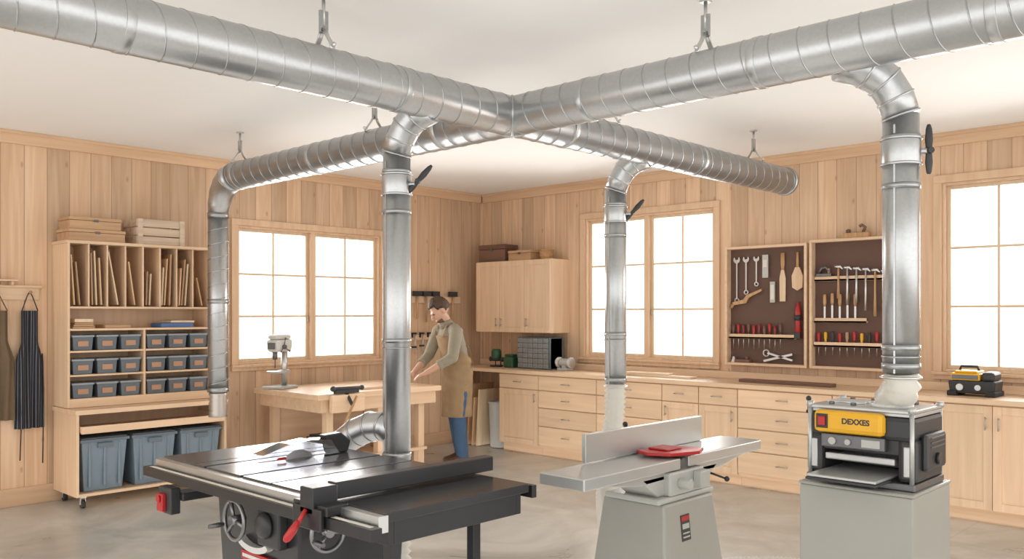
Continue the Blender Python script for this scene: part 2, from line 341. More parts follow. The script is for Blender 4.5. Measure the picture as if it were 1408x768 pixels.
def drop(path,zb,hose,lever,label):
    x,y,_=path[-1]; r=.0755
    t=thing('drop_duct',label,'duct',(x,y,zb)); b=Bd(t); A,Bq,C=[Vector(p) for p in path]
    P=[A]+[A.lerp(Bq,k)*(1-k)+Bq.lerp(C,k)*k for k in (.3,.55,.8)]+[C]
    RR=[.090,.084,.080,.078,r+.002]
    b.loft(P,RR,36)
    for i,p in enumerate(P[1:],1):
        tt=(P[min(i+1,len(P)-1)]-P[max(i-1,0)]).normalized()
        b.cyl(p-tt*.0045,p+tt*.0045,RR[i]+.004,seg=36)
    b.done('elbow',GALV,t)
    b=Bd(t); b.cyl((x,y,path[-1][2]),(x,y,zb),r,seg=48)
    b.box(x-.004,y-r-.003,zb,x+.004,y-r+.004,path[-1][2]-.05)
    b.mi=1
    for z in (path[-1][2]-.10,2.15,1.45,zb+.03): b.cyl((x,y,z-.012),(x,y,z+.012),r+.004,seg=36)
    for z in (path[-1][2]-.14,1.41): b.cyl((x,y,z-.004),(x,y,z+.004),r+.004,seg=36)
    b.done('pipe',[GALV,GALVB],t)
    b=Bd(t); b.cyl((x,y,2.25),(x,y,2.35),r+.006,seg=36); b.cyl((x,y,2.24),(x,y,2.25),r+.011,seg=36); b.cyl((x,y,2.35),(x,y,2.36),r+.011,seg=36)
    hd=Vector((.75,.66,0)).normalized(); p=Vector((x,y,2.30)); cm=Vector((.69,-.724,0))
    q=p+hd*(r+.03)+cm*.03
    b.cyl(p,q,.014,seg=12)
    b.done('blast_gate',GALV,t,.002)
    b=Bd(t); tilt=(hd*lever+Vector((0,0,1))).normalized()
    q=q+tilt*(.02 if lever else 0)
    b.loft([q-tilt*.10,q-tilt*.09,q-tilt*.05,q,q+tilt*.05,q+tilt*.095,q+tilt*.115],[(.008,.005),(.012,.007),(.017,.009),(.012,.012),(.018,.009),(.014,.007),(.007,.005)],14,cm.cross(tilt)); b.cyl(q-cm*.02,q+cm*.025,.014,seg=14)
    b.done('gate_handle',BLKP,t,.002)
    b=Bd(t); b.hose(hose,.08,.017,.76); b.done('flexible_hose',HOSEM,t)
    b=Bd(t); b.torus(Vector(hose[0])-Vector((0,0,.02)),.081,.006,'Z'); b.done('hose_clamp',STEEL,t)
    return t
t1=drop([(4.42,-4.715,2.70),(4.26,-4.765,2.66),(4.213,-4.773,2.47)],.80,[(4.213,-4.773,.80),(4.213,-4.773,.5),(4.25,-4.80,.2),(4.3,-4.83,.08)],.9,'galvanised drop duct with black gate lever feeding the table saw')
EL=[(4.213,-4.773,.935),(4.12,-4.785,.975),(4.02,-4.80,.965),(3.92,-4.825,.925),(3.84,-4.86,.865),(3.80,-4.88,.80)]; ER=[.076,.08,.083,.082,.078,.07]
b=Bd(t1); b.loft(EL,ER,32)
for i in (1,2,3,4):
    p=Vector(EL[i]); tt=(Vector(EL[i+1])-Vector(EL[i-1])).normalized(); b.cyl(p-tt*.005,p+tt*.005,ER[i]+.004,seg=32)
b.done('branch_elbow',GALV,t1)
t2=drop([(4.42,-2.72,2.70),(4.27,-2.785,2.66),(4.22,-2.80,2.47)],1.10,[(4.22,-2.80,1.10),(4.215,-2.81,.85),(4.21,-2.86,.6),(4.30,-3.0,.3),(4.7,-3.45,.14),(5.0,-3.78,.20)],.9,'galvanised drop duct with black gate lever and white flex hose')
t3=drop([(6.37,-4.04,2.70),(6.53,-3.89,2.66),(6.56,-3.864,2.46)],1.34,[(6.56,-3.864,1.34),(6.555,-3.85,1.27),(6.50,-3.80,1.205)],0,'galvanised drop duct with white flex hose above the planer')
def hanger(x,y,alongx):
    t=thing('duct_hanger','zinc hook hanger bolted to the ceiling holding the duct','bracket',(x,y,DZ),0 if alongx else Q,'duct hangers under the ceiling')
    zt=H-DZ; b=Bd(); b.box(-.022,-.022,zt-.012,.022,.022,zt); b.cyl((0,0,.22),(0,0,zt-.01),.009,seg=10); b.done('threaded_rod',STEEL,t)
    b=Bd(); b.box(-.024,-.007,.185,.024,.007,.29); b.cyl((0,-.014,.20),(0,.014,.20),.012,seg=10); b.done('bracket_plate',GALVB,t,.003)
    for sg in (-1,1):
        b=Bd(); b.loft([(0,sg*.008,.205),(0,sg*.03,.165),(0,sg*.062,.125),(0,sg*.078,.092)],[(.015,.004)]*4,8,(1,0,0)); b.cyl((-.0,sg*.07,.10),(0,sg*.092,.118),.009,seg=10); b.done('strap',STEEL,t)
    return t
for y in (-5.397,-3.156,-1.199): hanger(DX,y,False)
for x in (5.728,3.127,1.297): hanger(x,DY,True)
# ------------------------------------------------------------------ base cabinets
CF=-.57; CT=.91
def pull(b,x,z,y,vert=False,L=.11):
    if vert:
        b.cyl((x,y-.025,z-L/2),(x,y-.025,z+L/2),.0055,seg=8); b.cyl((x,y,z-L*.35),(x,y-.025,z-L*.35),.004,seg=6); b.cyl((x,y,z+L*.35),(x,y-.025,z+L*.35),.004,seg=6)
    else:
        b.cyl((x-L/2,y-.025,z),(x+L/2,y-.025,z),.0055,seg=8); b.cyl((x-L*.35,y,z),(x-L*.35,y-.025,z),.004,seg=6); b.cyl((x+L*.35,y,z),(x+L*.35,y-.025,z),.004,seg=6)
def drawer(par,x0,x1,z0,z1,y,m=WX):
    b=Bd(); b.box(x0,y,z0,x1,y+.02,z1); o=b.done('drawer',m,par,.003)
    b=Bd(); pull(b,(x0+x1)/2,(z0+z1)/2,y); b.done('handle',NICK,o)
def door(par,x0,x1,z0,z1,y,hx,hz,m=WZ,L=.10):
    b=Bd(); w=.06
    b.box(x0,y,z0,x0+w,y+.02,z1); b.box(x1-w,y,z0,x1,y+.02,z1); b.box(x0+w,y,z0,x1-w,y+.02,z0+w); b.box(x0+w,y,z1-w,x1-w,y+.02,z1); b.box(x0+w-.002,y+.009,z0+w-.002,x1-w+.002,y+.018,z1-w+.002)
    o=b.done('door',m,par,.0025); b=Bd(); pull(b,hx,hz,y,True,L); b.done('handle',NICK,o)
def base_unit(x0,x1,kind,label):
    w=x1-x0; t=thing('base_cabinet',label,'cabinet',(x0,0,0)); b=Bd()
    b.box(.001,-.55,.10,w-.001,-.02,CT); b.box(.001,-.49,0,w-.001,-.02,.10); b.done('body',WX,t)
    z0=.115; z1=CT-.012; g=.004
    if kind=='drawers':
        hs=[.16,.19,.20,.205]; z=z1
        for h in hs: drawer(t,g,w-g,z-h+.006,z,CF); z-=h+.004
    elif kind=='drawer_door':
        drawer(t,g,w-g,z1-.155,z1,CF); door(t,g,w-g,z0,z1-.165,CF,.05,z1-.25)
    elif kind=='drawer_door_r':
        drawer(t,g,w-g,z1-.155,z1,CF); door(t,g,w-g,z0,z1-.165,CF,w-.05,z1-.25)
    elif kind=='doors':
        m=w/2; door(t,g,m-g/2,z0,z1,CF,m-.045,z1-.13); door(t,m+g/2,w-g,z0,z1,CF,m+.045,z1-.13)
units=[(.87,1.48,'drawer_door_r'),(1.48,2.30,'drawers'),(2.30,3.115,'drawers'),(3.115,3.53,'drawer_door'),(3.53,3.94,'drawer_door_r'),(3.94,4.83,'drawers'),(4.83,5.65,'doors'),(5.65,6.47,'doors'),(6.47,7.3,'doors'),(7.3,8.3,'drawers')]
lab={'drawers':'light maple base cabinet with four drawers under the worktop','doors':'light maple base cabinet with a pair of shaker doors','drawer_door':'narrow maple base cabinet with one drawer above a door','drawer_door_r':'maple base cabinet with one drawer above a shaker door'}
for a,c,k in units: base_unit(a,c,k,lab[k])
b=Bd(); b.box(.005,-.60,CT,8.4,-.022,.95); b.box(.005,-.04,.95,8.4,-.022,1.02); single(b,'worktop','long maple worktop running over the base cabinets','worktop',WX,bevel=.004)
# upper cabinet
t=thing('wall_cabinet','light maple wall cabinet with three shaker doors','cabinet',(.254,0,1.37)); b=Bd(); b.box(0,-.33,0,1.207,-.001,.85); b.done('body',WZ,t,.002)
for i in range(3): door(t,.003+i*.402,.401+i*.402,.003,.847,-.35,(.36,.44,1.16)[i] if i<2 else .85,.12)
def lidbox(name,label,cat,w,d,h,m,loc,rotz=0,lid=True):
    t=thing(name,label,cat,loc,rotz); b=Bd(); b.box(-w/2,-d/2,0,w/2,d/2,h*.72); b.done('body',m,t,.004)
    b=Bd(); b.box(-w/2-.004,-d/2-.004,h*.74,w/2+.004,d/2+.004,h); b.done('lid',m,t,.004)
    b=Bd(); b.box(-.02,-d/2-.01,h*.62,.02,-d/2-.003,h*.82); b.done('latch',DARKST,t,.002); return t
lidbox('storage_box','dark stained wooden box on top of the wall cabinet','box',.42,.24,.21,WALNUT,(.46,-.17,2.221),rad(4))
lidbox('storage_box','flat plain wooden box on top of the wall cabinet','box',.36,.22,.12,OAK,(.93,-.18,2.221))
b=Bd(); b.lathe([(.06,0),(.075,.04),(.085,.12),(.078,.122),(.068,.05),(.01,.02)],seg=22)
for k in range(5): b.torus((0,0,.015+.025*k),.066+.005*k,.006,'Z')
single(b,'basket','small round woven basket on top of the wall cabinet','basket',[HAND],(1.26,-.18,2.221))
# ------------------------------------------------------------------ shelving unit
ST=thing('shelving_unit','tall maple shelving unit with slots and small bin shelves','shelf',(0,-5.12,.811),Q)
sz=lambda z:z-.811
Wd=1.26; dp=-.345
def part(n,m,*bx,par=None,bev=.002):
    b=Bd()
    for q in bx: b.box(*q)
    return b.done(n,m,par,bev)
part('side_panel',WZ,(0,dp,sz(.811),.02,-.001,sz(2.18)),par=ST); part('side_panel',WZ,(Wd-.02,dp,sz(.811),Wd,-.001,sz(2.18)),par=ST)
part('back_panel',WZ,(.02,-.012,sz(.82),Wd-.02,-.001,sz(2.17)),par=ST)
part('top_panel',WX,(-.008,dp-.008,sz(2.18),Wd+.008,-.001,sz(2.205)),par=ST)
for z in (1.655,1.47): part('shelf',WX,(.02,dp,sz(z)-.018,Wd-.02,-.012,sz(z)),par=ST)
part('shelf',WX,(.02,dp,sz(.811),Wd-.02,-.012,sz(.885)),par=ST)
part('divider',WZ,(.63,dp,sz(.885),.648,-.012,sz(1.452)),par=ST)
for z in (1.285,1.085):
    part('shelf',WX,(.02,dp,sz(z)-.016,.63,-.012,sz(z)),par=ST); part('shelf',WX,(.648,dp,sz(z)-.016,Wd-.02,-.012,sz(z)),par=ST)
slots=8; sw=(Wd-.04)/slots
for i in range(1,slots): part('divider',WZ,(.02+sw*i-.007,dp+.01,sz(1.655),.02+sw*i+.007,-.012,sz(2.18)),par=ST)
def sl(x,y,z): return (-y, -5.12+x, z)
def small_bin(loc):
    t=thing('storage_bin','small grey plastic bin with a brown card label','bin',loc,Q,'small labelled bins in the shelving unit')
    b=Bd(); b.box(-.083,-.26,0,.083,0,.115,.008,.008); b.done('bin_body',BIN,t,.004)
    b=Bd(); b.box(-.09,-.268,.112,.09,.004,.128); b.done('bin_lid',BINR,t,.003)
    b=Bd(); b.box(-.042,-.264,.035,.042,-.256,.078); b.done('bin_label',LAB,t)
    return t
first=None
for z in (.886,1.086,1.286):
    for c in (0,1):
        for i in range(3):
            loc=sl(.128+.198*i+c*.622,-.07,z)
            if first is None: first=small_bin(loc)
            else: dup(first,loc)
WB=[wood('board_%d'%i,a,c,'Z') for i,(a,c) in enumerate((((.70,.48,.29),(.55,.35,.2)),((.52,.32,.18),(.38,.22,.12)),((.76,.6,.42),(.62,.45,.28))))]
bd={0:[(.02,.42,8),(.06,.36,11)],1:[(.02,.44,3),(.05,.46,5),(.09,.40,6)],2:[(.045,.46,22)],3:[(.05,.38,18)],4:[(.03,.30,-4),(.06,.28,-6)],5:[(.02,.34,-6),(.05,.42,-8),(.09,.46,-4)],6:[(.03,.34,-7),(.06,.42,-10),(.09,.38,-9)],7:[(.06,.26,26)]}
for s_,L in bd.items():
    for k,(x,h,a) in enumerate(L):
        b=Bd(); b.obox((0,0,h/2+.012),(.012,.24,h),ry(-a*.45))
        xx=.02+sw*s_+x+.01
        single(b,'wood_board','thin offcut board standing in a shelf slot','board',WB[(s_+k)%3],sl(xx,-.20,1.656),Q,.001,'offcut boards in the shelf slots')
for (x,w,h,m,lb) in ((.14,.18,.05,OAK,'stack of thin wood offcuts on the open shelf'),(.14,.15,.03,LITE,None),(.42,.22,.03,OAK,'flat wooden rule tray on the open shelf'),(.95,.30,.04,BLUE,'blue plastic case lying on the open shelf')):
    b=Bd(); n=3 if lb and 'stack' in lb else 1
    z=1.471+(.052 if lb is None else 0)
    for k in range(n): b.box(-w/2+.01*k,-.12+.008*k,h*k/n,w/2-.006*k,.10,h*(k+1)/n-.002)
    single(b,'plastic_case' if m is BLUE else 'wood_offcut',lb or 'small pale wood offcut on top of the stack','case' if m is BLUE else 'wood',m,sl(x,-.2,z),Q,.003)
b=Bd(); b.box(-.10,-.1,0,.12,.10,.02); single(b,'wood_offcut','short pale board on the open shelf','wood',LITEX,sl(1.0,-.2,1.512),Q,.003)
lidbox('wooden_box','wide flat wooden box on top of the shelving unit','box',.46,.28,.10,OAK,sl(.25,-.18,2.206),Q)
lidbox('wooden_box','flat wooden box stacked on a wider one','box',.42,.26,.10,OAK,sl(.24,-.18,2.307),Q)
t=thing('wooden_crate','weathered whitewashed slatted crate on top of the shelving unit','crate',sl(.80,-.18,2.206),Q)
for k in range(3):
    b=Bd(); z0=.003+.077*k; z1=.069+.077*k
    b.box(-.22,-.14,z0,.22,-.128,z1); b.box(-.22,.128,z0,.22,.14,z1); b.box(-.22,-.128,z0,-.208,.128,z1); b.box(.208,-.128,z0,.22,.128,z1); b.done('slat_ring',WHITEW,t,.002)
b=Bd()
for sx in (-1,1):
    for sy in (-1,1): b.box(sx*.198-.012,sy*.118-.01,0,sx*.198+.012,sy*.118+.01,.225)
b.box(-.2,-.127,0,.2,.127,.01); b.done('corner_frame',WHITEW,t)
for x_ in (-.19,.19): b=Bd(); b.box(x_-.022,-.149,.0,x_+.022,-.140,.225); b.done('batten',WHITEW,t,.002)
# rolling cabinet
CTt=thing('rolling_cabinet','maple rolling cabinet on casters with an open tray','cabinet',(0,-5.12,0),Q)
cw=1.31; cd=-.54
part('side_panel',WZ,(0,cd,.10,.022,-.02,.77),par=CTt); part('side_panel',WZ,(cw-.022,cd,.10,cw,-.02,.77),par=CTt)
part('top_panel',WX,(-.01,cd-.012,.77,cw+.01,-.02,.808),par=CTt); part('bottom_panel',WX,(.022,cd,.10,cw-.022,-.02,.125),par=CTt); part('back_panel',WZ,(.022,-.03,.125,cw-.022,-.02,.77),par=CTt)
part('tray',WX,(.03,cd-.03,.615,cw-.03,cd-.012,.675),(.03,cd-.012,.615,cw-.03,-.04,.627),(.03,cd-.012,.615,.042,-.04,.675),(cw-.042,cd-.012,.615,cw-.03,-.04,.675),par=CTt)
for x in (.07,cw-.07):
    for y in (cd+.06,-.08):
        b=Bd(); b.cyl((x-.014,y,.034),(x+.014,y,.034),.033,seg=20); b.mi=1; b.box(x-.022,y-.025,.085,x+.022,y+.025,.1); b.box(x-.021,y-.01,.03,x-.016,y+.01,.09); b.box(x+.016,y-.01,.03,x+.021,y+.01,.09); b.done('caster',[RUB,STEEL],CTt)
tt=None
for i in range(3):
    loc=sl(.235+.42*i,-.29,.126)
    if tt is None:
        tt=thing('storage_tote','blue-grey plastic tote with lid inside the rolling cabinet','tote',loc,Q,'totes in the rolling cabinet')
        b=Bd(); b.box(-.185,-.22,0,.185,.2,.42,.03,.03)
        for x in (-.12,0,.12): b.box(x-.01,-.225,.04,x+.01,-.2,.40)
        b.done('tote_body',TOTE,tt,.008)
        b=Bd(); b.box(-.20,-.235,.41,.20,.215,.435); b.box(-.185,-.22,.435,.185,.2,.445); b.done('tote_lid',TOTEL,tt,.005)
        b=Bd(); b.box(-.06,-.243,.36,.06,-.222,.40); b.done('tote_handle',TOTEL,tt,.005)
    else: dup(tt,loc)
for (x,y,l,a,m) in ((.35,-.46,.5,4,OAK),(.8,-.44,.6,-3,LITEX),(.7,-.33,.7,8,OAK)):
    b=Bd(); b.obox((0,0,.012),(l,.05,.022),rz(a)); single(b,'wood_strip','loose strip of wood lying in the open tray','wood',m,sl(x,y,.629),Q,.002)
# aprons
t=thing('coat_rail','wooden wall rail with round pegs','rail',(0,-5.75,1.76),Q)
b=Bd(); b.box(0,-.02,-.05,.52,-.001,.05); b.box(-.02,-.035,.05,.54,-.001,.07); b.box(.12,-.13,.10,.33,-.001,.115); b.box(.14,-.08,.07,.16,-.001,.10);b.box(.29,-.08,.07,.31,-.001,.10); b.done('rail_board',WX,t,.003)
for x in (.10,.19,.435): b=Bd(); b.cyl((x,-.02,0),(x,-.075,.012),.008,seg=10); b.sph((x,-.08,.013),.012,10,8); b.done('peg',HAND,t)
def apron(name,label,loc,w0,w1,L,m,strings=True):
    t=thing(name,label,'apron',loc,Q,'aprons hanging on the rail'); b=Bd(); nx,nz=24,30; vs=[];fs=[]
    for side in (0,1):
        for j in range(nz+1):
            q=j/nz; w=w0+(w1-w0)*min(1,max(0,(q-.28)/.15)); z=-.14-L*q
            for i in range(nx+1):
                u=i/nx-.5; fold=.018*math.sin(u*22+q*2)*(.35+.65*q)+.012*math.sin(u*9-q*3)
                vs.append((u*w,-.045-fold-.006*side,z))
    o2=(nx+1)*(nz+1)
    for s in (0,1):
        for j in range(nz):
            for i in range(nx):
                a=s*o2+j*(nx+1)+i; fs.append((a,a+1,a+nx+2,a+nx+1) if s else (a,a+nx+1,a+nx+2,a+1))
    b.add(vs,fs,True); b.done('apron_cloth',m,t)
    b=Bd(); b.loft([(-w0/2+.01,-.06,-.14),(-.02,-.055,-.02),(0,-.055,.02),(.02,-.055,-.02),(w0/2-.01,-.06,-.14)],.005,8)
    if strings:
        b.loft([(w1*.45,-.05,-.5),(w1*.48,-.06,-.8),(w1*.46,-.05,-1.42)],.005,6); b.loft([(-w1*.35,-.06,-.6),(-w1*.3,-.07,-1.0),(-w1*.33,-.05,-1.38)],.005,6)
    b.done('apron_strap',BLKP if m is STRIPE else m,t); return t
apron('apron','brown canvas apron hanging from a wall peg',(0,-5.56,1.76),.17,.26,.90,APB,False)
apron('apron','dark pinstriped apron hanging from a wall peg with long ties',(0.0,-5.315,1.76),.14,.22,.98,STRIPE)
# ------------------------------------------------------------------ workbench
BX0,BX1,BY0,BY1,BZ=.18,1.30,-3.33,-1.85,.86
t=thing('workbench','long maple workbench with square legs and a front vise','workbench',(.8,-2.6,0))
b=Bd(t); b.box(BX0,BY0,BZ-.05,BX1,BY1,BZ); b.done('bench_top',WY,t,.005)
b=Bd(t); b.box(BX0+.03,BY0+.05,BZ-.17,BX1-.03,BY0+.08,BZ-.05); b.box(BX1-.06,BY0+.08,BZ-.17,BX1-.03,BY1-.08,BZ-.05); b.box(BX0+.03,BY1-.08,BZ-.17,BX1-.03,BY1-.05,BZ-.05); b.done('apron_rail',WY,t,.003)
for x in (BX0+.06,BX1-.15):
    for y in (BY0+.14,-2.6,BY1-.24): b=Bd(t); b.box(x,y,0,x+.075,y+.075,BZ-.05); b.done('leg',WZ,t,.004)
b=Bd(t); b.box(BX0+.06,BY0+.14,.22,BX1-.06,BY1-.14,.25); b.done('lower_shelf',WY,t,.003)
b=Bd(t); b.box(BX0+.1,BY0+.15,.25,BX0+.12,BY1-.15,BZ-.05); b.done('back_panel',WY,t)
v=Bd(t); v.box(BX1-.0,BY0+.12,BZ-.17,BX1+.05,BY0+.48,BZ-.01); v.done('vise_jaw',WY,t,.005)
v=Bd(t); v.box(BX1+.005,BY0+.16,BZ+.002,BX1+.045,BY0+.42,BZ+.035); v.cyl((BX1+.03,BY0+.14,BZ+.05),(BX1+.03,BY0+.46,BZ+.045),.016,seg=12); v.sph((BX1+.03,BY0+.14,BZ+.05),.026,12,8); v.sph((BX1+.03,BY0+.46,BZ+.045),.024,12,8); v.cyl((BX1+.0,BY0+.3,BZ+.02),(BX1+.10,BY0+.3,BZ-.10),.016,seg=12); v.done('vise_hardware',BLKP,t,.003)
v=Bd(t); v.cyl((BX1+.12,BY0+.34,BZ-.02),(BX1+.07,BY0+.22,BZ-.30),.013,seg=10); v.done('vise_handle',HAND,t)
b=Bd(); b.box(-.07,-.30,0,.07,.30,.02); single(b,'wood_plank','pale plank lying on the bench under the hands','wood',WY,(1.05,-2.42,.861),rad(3),.002)
b=Bd(); b.box(-.16,-.12,0,.16,.12,.18); b.box(-.17,-.13,.18,.17,.13,.2); single(b,'wooden_box','plain wooden box on the bench lower shelf','box',OAK,(1.0,-2.28,.251),0,.003)
b=Bd(); b.box(-.2,-.15,0,.2,.15,.14); b.box(-.18,-.13,.14,.18,.13,.16); single(b,'toolbox','dark tool case on the bench lower shelf','box',BLKP,(.8,-2.85,.251),0,.006)
# drill press
t=thing('drill_press','small white benchtop drill press with grey table','machine',(.42,-3.18,BZ+.001),rad(25)); t.scale=(1.2,1.2,1.2)
b=Bd(); b.box(-.10,-.12,0,.10,.12,.022); b.done('base',GREYL,t,.008)
b=Bd(); b.cyl((0,.06,.02),(0,.06,.34),.026,seg=16); b.done('column',STEEL,t)
b=Bd(); b.lathe([(.08,0),(.08,.014),(.02,.016)],(0,-.05,.13),24); b.box(-.03,.0,.115,.03,.1,.15); b.done('table',GREYL,t,.004)
b=Bd(); b.box(-.055,-.12,.30,.055,.11,.40,.004,.01); b.box(-.048,-.11,.40,.048,.10,.44); b.done('head',WHITEP,t,.022)
b=Bd(); b.box(-.035,-.126,.325,.035,-.12,.375); b.done('front_badge',DARKST,t,.002)
b=Bd(); b.cyl((0,-.07,.31),(0,-.07,.24),.02,seg=14); b.cyl((0,-.07,.24),(0,-.07,.17),.005,seg=8); b.done('chuck',DARKST,t)
b=Bd()
for a in (90,210,330): b.cyl((.06,-.03,.34),(.07,-.03+.07*math.cos(rad(a)),.34+.07*math.sin(rad(a))),.004,seg=8); b.sph((.072,-.03+.07*math.cos(rad(a)),.34+.07*math.sin(rad(a))),.008,10,8)
b.cyl((.04,-.03,.34),(.075,-.03,.34),.018,seg=12); b.done('feed_handle',DARKST,t)
# bin and boards under worktop
t=thing('waste_bin','light grey plastic waste bin under the worktop','bin',(.70,-.38,0)); b=Bd(); b.lathe([(.10,0),(.115,.02),(.135,.52),(.145,.53),(.145,.55),(.13,.55),(.12,.5),(.09,.03),(.01,.025)],seg=28); b.done('bin_body',GREYL,t)
for i,(x,h,m) in enumerate(((.08,.62,OAK),(.16,.70,WB[0]),(.24,.66,WB[0]),(.32,.74,WB[1]),(.40,.58,WB[0]),(.48,.68,WB[2]))):
    b=Bd(); b.obox((0,0,h/2+.006),(.02,.40,h),ry(4)); single(b,'wood_board','board standing upright under the worktop','board',m,(x,-.34,0),0,.002,'boards stored under the worktop')
# ------------------------------------------------------------------ counter items
CZ=.951
t=thing('parts_organizer','grey steel organizer with many small clear drawers','organizer',(1.20,-.22,CZ)); b=Bd(); W_,H_=.50,.37
b.box(-W_/2,-.12,0,-W_/2+.008,.12,H_); b.box(W_/2-.008,-.12,0,W_/2,.12,H_); b.box(-W_/2,-.12,H_-.008,W_/2,.12,H_); b.box(-W_/2,-.12,0,W_/2,.12,.008); b.box(-W_/2,.112,0,W_/2,.12,H_); b.box(-W_/2,-.10,.01,W_/2,.1,H_-.01); b.done('case',TOTEL,t,.003)
DRW=plain('smoky_drawer',(.24,.25,.24),.25)
for r_ in range(6):
    for c in range(6):
        x=-W_/2+.014+c*.079; z=.012+r_*.0585; b=Bd(); b.box(x,-.13,z,x+.074,-.102,z+.053); b.box(x+.025,-.138,z+.02,x+.05,-.13,z+.027); b.done('drawer',DRW,t,.003)
t=thing('router','green and black handheld router on the worktop','power tool',(.56,-.30,CZ)); b=Bd(); b.cyl((0,0,0),(0,0,.02),.08,seg=24); b.cyl((0,0,.07),(0,0,.10),.055,seg=20)
for s_ in (-1,1): b.cyl((s_*.045,.03,.01),(s_*.045,.03,.14),.006,seg=8)
b.done('base_plate',BLKP,t)
b=Bd(); b.lathe([(.05,.09),(.062,.11),(.062,.18),(.05,.21),(.02,.215)],seg=22); b.done('motor_body',GREEN,t)
for s_ in (-1,1):
    b=Bd(); b.sph((s_*.10,0,.09),(.022,.022,.03),12,8); b.cyl((s_*.05,0,.085),(s_*.09,0,.085),.012,seg=8); b.done('grip',BLKP,t)
b=Bd(); b.box(-.08,-.06,0,.07,.06,.13); b.box(-.07,-.05,.13,.06,.05,.16); single(b,'battery_charger','dark green tool case beside the router','case',GREEN,(.81,-.30,CZ),0,.015)
t=thing('bench_grinder','small white bench grinder on the worktop','machine',(1.62,-.27,CZ)); b=Bd(); b.box(-.07,-.06,0,.07,.06,.03); b.cyl((-.06,0,.09),(.06,0,.09),.045,seg=20); b.box(-.03,-.03,.02,.03,.03,.06); b.done('body',GREYL,t,.005)
for s_ in (-1,1):
    b=Bd(); b.cyl((s_*.07,0,.09),(s_*.10,0,.09),.06,seg=24); b.done('wheel_guard',WHITEP,t,.004); b=Bd(); b.cyl((s_*.102,0,.09),(s_*.112,0,.09),.05,seg=24); b.done('grinding_wheel',STEEL,t)
b=Bd(); b.box(-.42,-.06,0,.42,.06,.02); single(b,'wood_plank','pale plank lying flat on the worktop','wood',LITEX,(2.92,-.33,CZ),rad(-2),.002)
b=Bd(); b.box(-.25,-.05,0,.25,.05,.018); single(b,'wood_plank','short pale plank lying on another plank','wood',LITEX,(2.80,-.33,CZ+.021),rad(5),.002)
b=Bd(); b.box(-.45,-.05,0,.45,.05,.03); single(b,'wood_plank','dark walnut plank lying flat on the worktop','wood',WALNUT,(4.30,-.34,CZ),rad(-1),.002)
t=thing('benchtop_machine','low wide yellow and black power tool on the worktop','power tool',(5.87,-.30,CZ)); b=Bd(); b.box(-.17,-.12,.02,.17,.12,.12,.01,.01); b.done('body',BLKP,t,.012)
b=Bd(); b.box(-.15,-.115,.122,.06,.11,.178,0,0); b.box(-.13,-.10,.178,.04,.09,.196); b.done('top_cover',YEL,t,.014)
b=Bd(); b.box(.07,-.11,.12,.16,.10,.19); b.done('motor_cover',BLKP,t,.02)
b=Bd(); b.box(-.14,-.122,.132,.05,-.116,.164); b.done('front_grille',DARKST,t,.002)
for s_ in (-1,1): b=Bd(); b.box(s_*.14-.035,-.13,0,s_*.14+.035,.12,.04); b.done('foot',RUB,t,.008)
b=Bd(); b.loft([(-.12,.02,.19),(-.11,.02,.225),(.01,.02,.225),(.02,.02,.19)],.011,10); b.done('handle',BLKP,t)
for x_,r_ in ((-.08,.026),(.05,.022)): b=Bd(); b.cyl((x_,-.115,.07),(x_,-.135,.07),r_,seg=20); b.done('dial',STEEL,t)
# ------------------------------------------------------------------ tool cabinets
def tboard(x0,x1,z0,z1,label):
    t=thing('tool_cabinet',label,'tool cabinet',(x0,0,z0)); w=x1-x0; h=z1-z0; b=Bd()
    b.box(0,-.10,0,.025,-.001,h); b.box(w-.025,-.10,0,w,-.001,h); b.box(.025,-.10,h-.025,w-.025,-.001,h); b.box(.025,-.10,0,w-.025,-.001,.025); b.done('frame',WX,t,.003)
    b=Bd(); b.box(.025,-.02,.025,w-.025,-.002,h-.025); b.done('back_panel',FELT,t); return t,w,h
TA,wa,ha=tboard(3.54,4.385,1.09,2.25,'open wooden tool cabinet lined in brown holding hand tools')
TB,wb,hb=tboard(4.41,5.20,1.09,2.27,'open wooden tool cabinet holding hammers, chisels and screwdrivers')
def rail(t,w,z,d=.05): b=Bd(); b.box(.03,-.02-d,z,w-.03,-.02,z+.02); b.box(.03,-.02-d,z,w-.03,-.012-d,z+.045); b.done('tool_rail',WX,t,.002)
rail(TA,wa-.10,.26); rail(TB,wb,.80,.03); rail(TB,wb-.25,.42,.04); rail(TB,wb,.20)
def placet(b,name,label,cat,mats,x,z,y=-.035,tilt=0,group=None):
    o=single(b,name,label,cat,mats,(x,y,z),0,0,group); o.rotation_euler=(0,rad(tilt),0); return o
def wrench(L):
    b=Bd(); r=.022+L*.03
    b.prism([(-.008,-r),(.008,-r),(.007,-L+r),(-.007,-L+r)],-.006,.002)
    pts=[(r*math.sin(rad(a)),r*math.cos(rad(a))-r) for a in range(40,321,20)]; pts+=[(-.3*r,-r*1.1),(.3*r,-r*1.1)]
    b.prism(pts,-.008,.004); b.torus((0,-.002,-L+r*.7),r*.6,.006,'Y',18,6); return b
def driver(L,hc=0):
    b=Bd(); b.mi=0; b.lathe([(.006,0),(.014,-.006),(.015,-.05),(.010,-.075),(.013,-.09)],seg=10); b.mi=1; b.cyl((0,0,-.09),(0,0,-L),.0035,seg=6); return b
def chisel(L):
    b=Bd(); b.lathe([(.009,0),(.015,-.008),(.016,-.08),(.009,-.11)],seg=10); b.mi=1; b.box(-.009,-.003,-L,.009,.003,-.11); return b
def hammer(L,r=.014):
    b=Bd(); b.mi=0; b.loft([(0,0,0),(0,0,-L*.5),(0,0,-L)],[.009,.009,.014],10); b.mi=1; b.cyl((-.03,0,-.012),(.02,0,-.012),r,seg=12); b.prism([(.02,-.0),(.045,-.03),(.04,-.036),(.02,-.024)],-.008,.008); return b
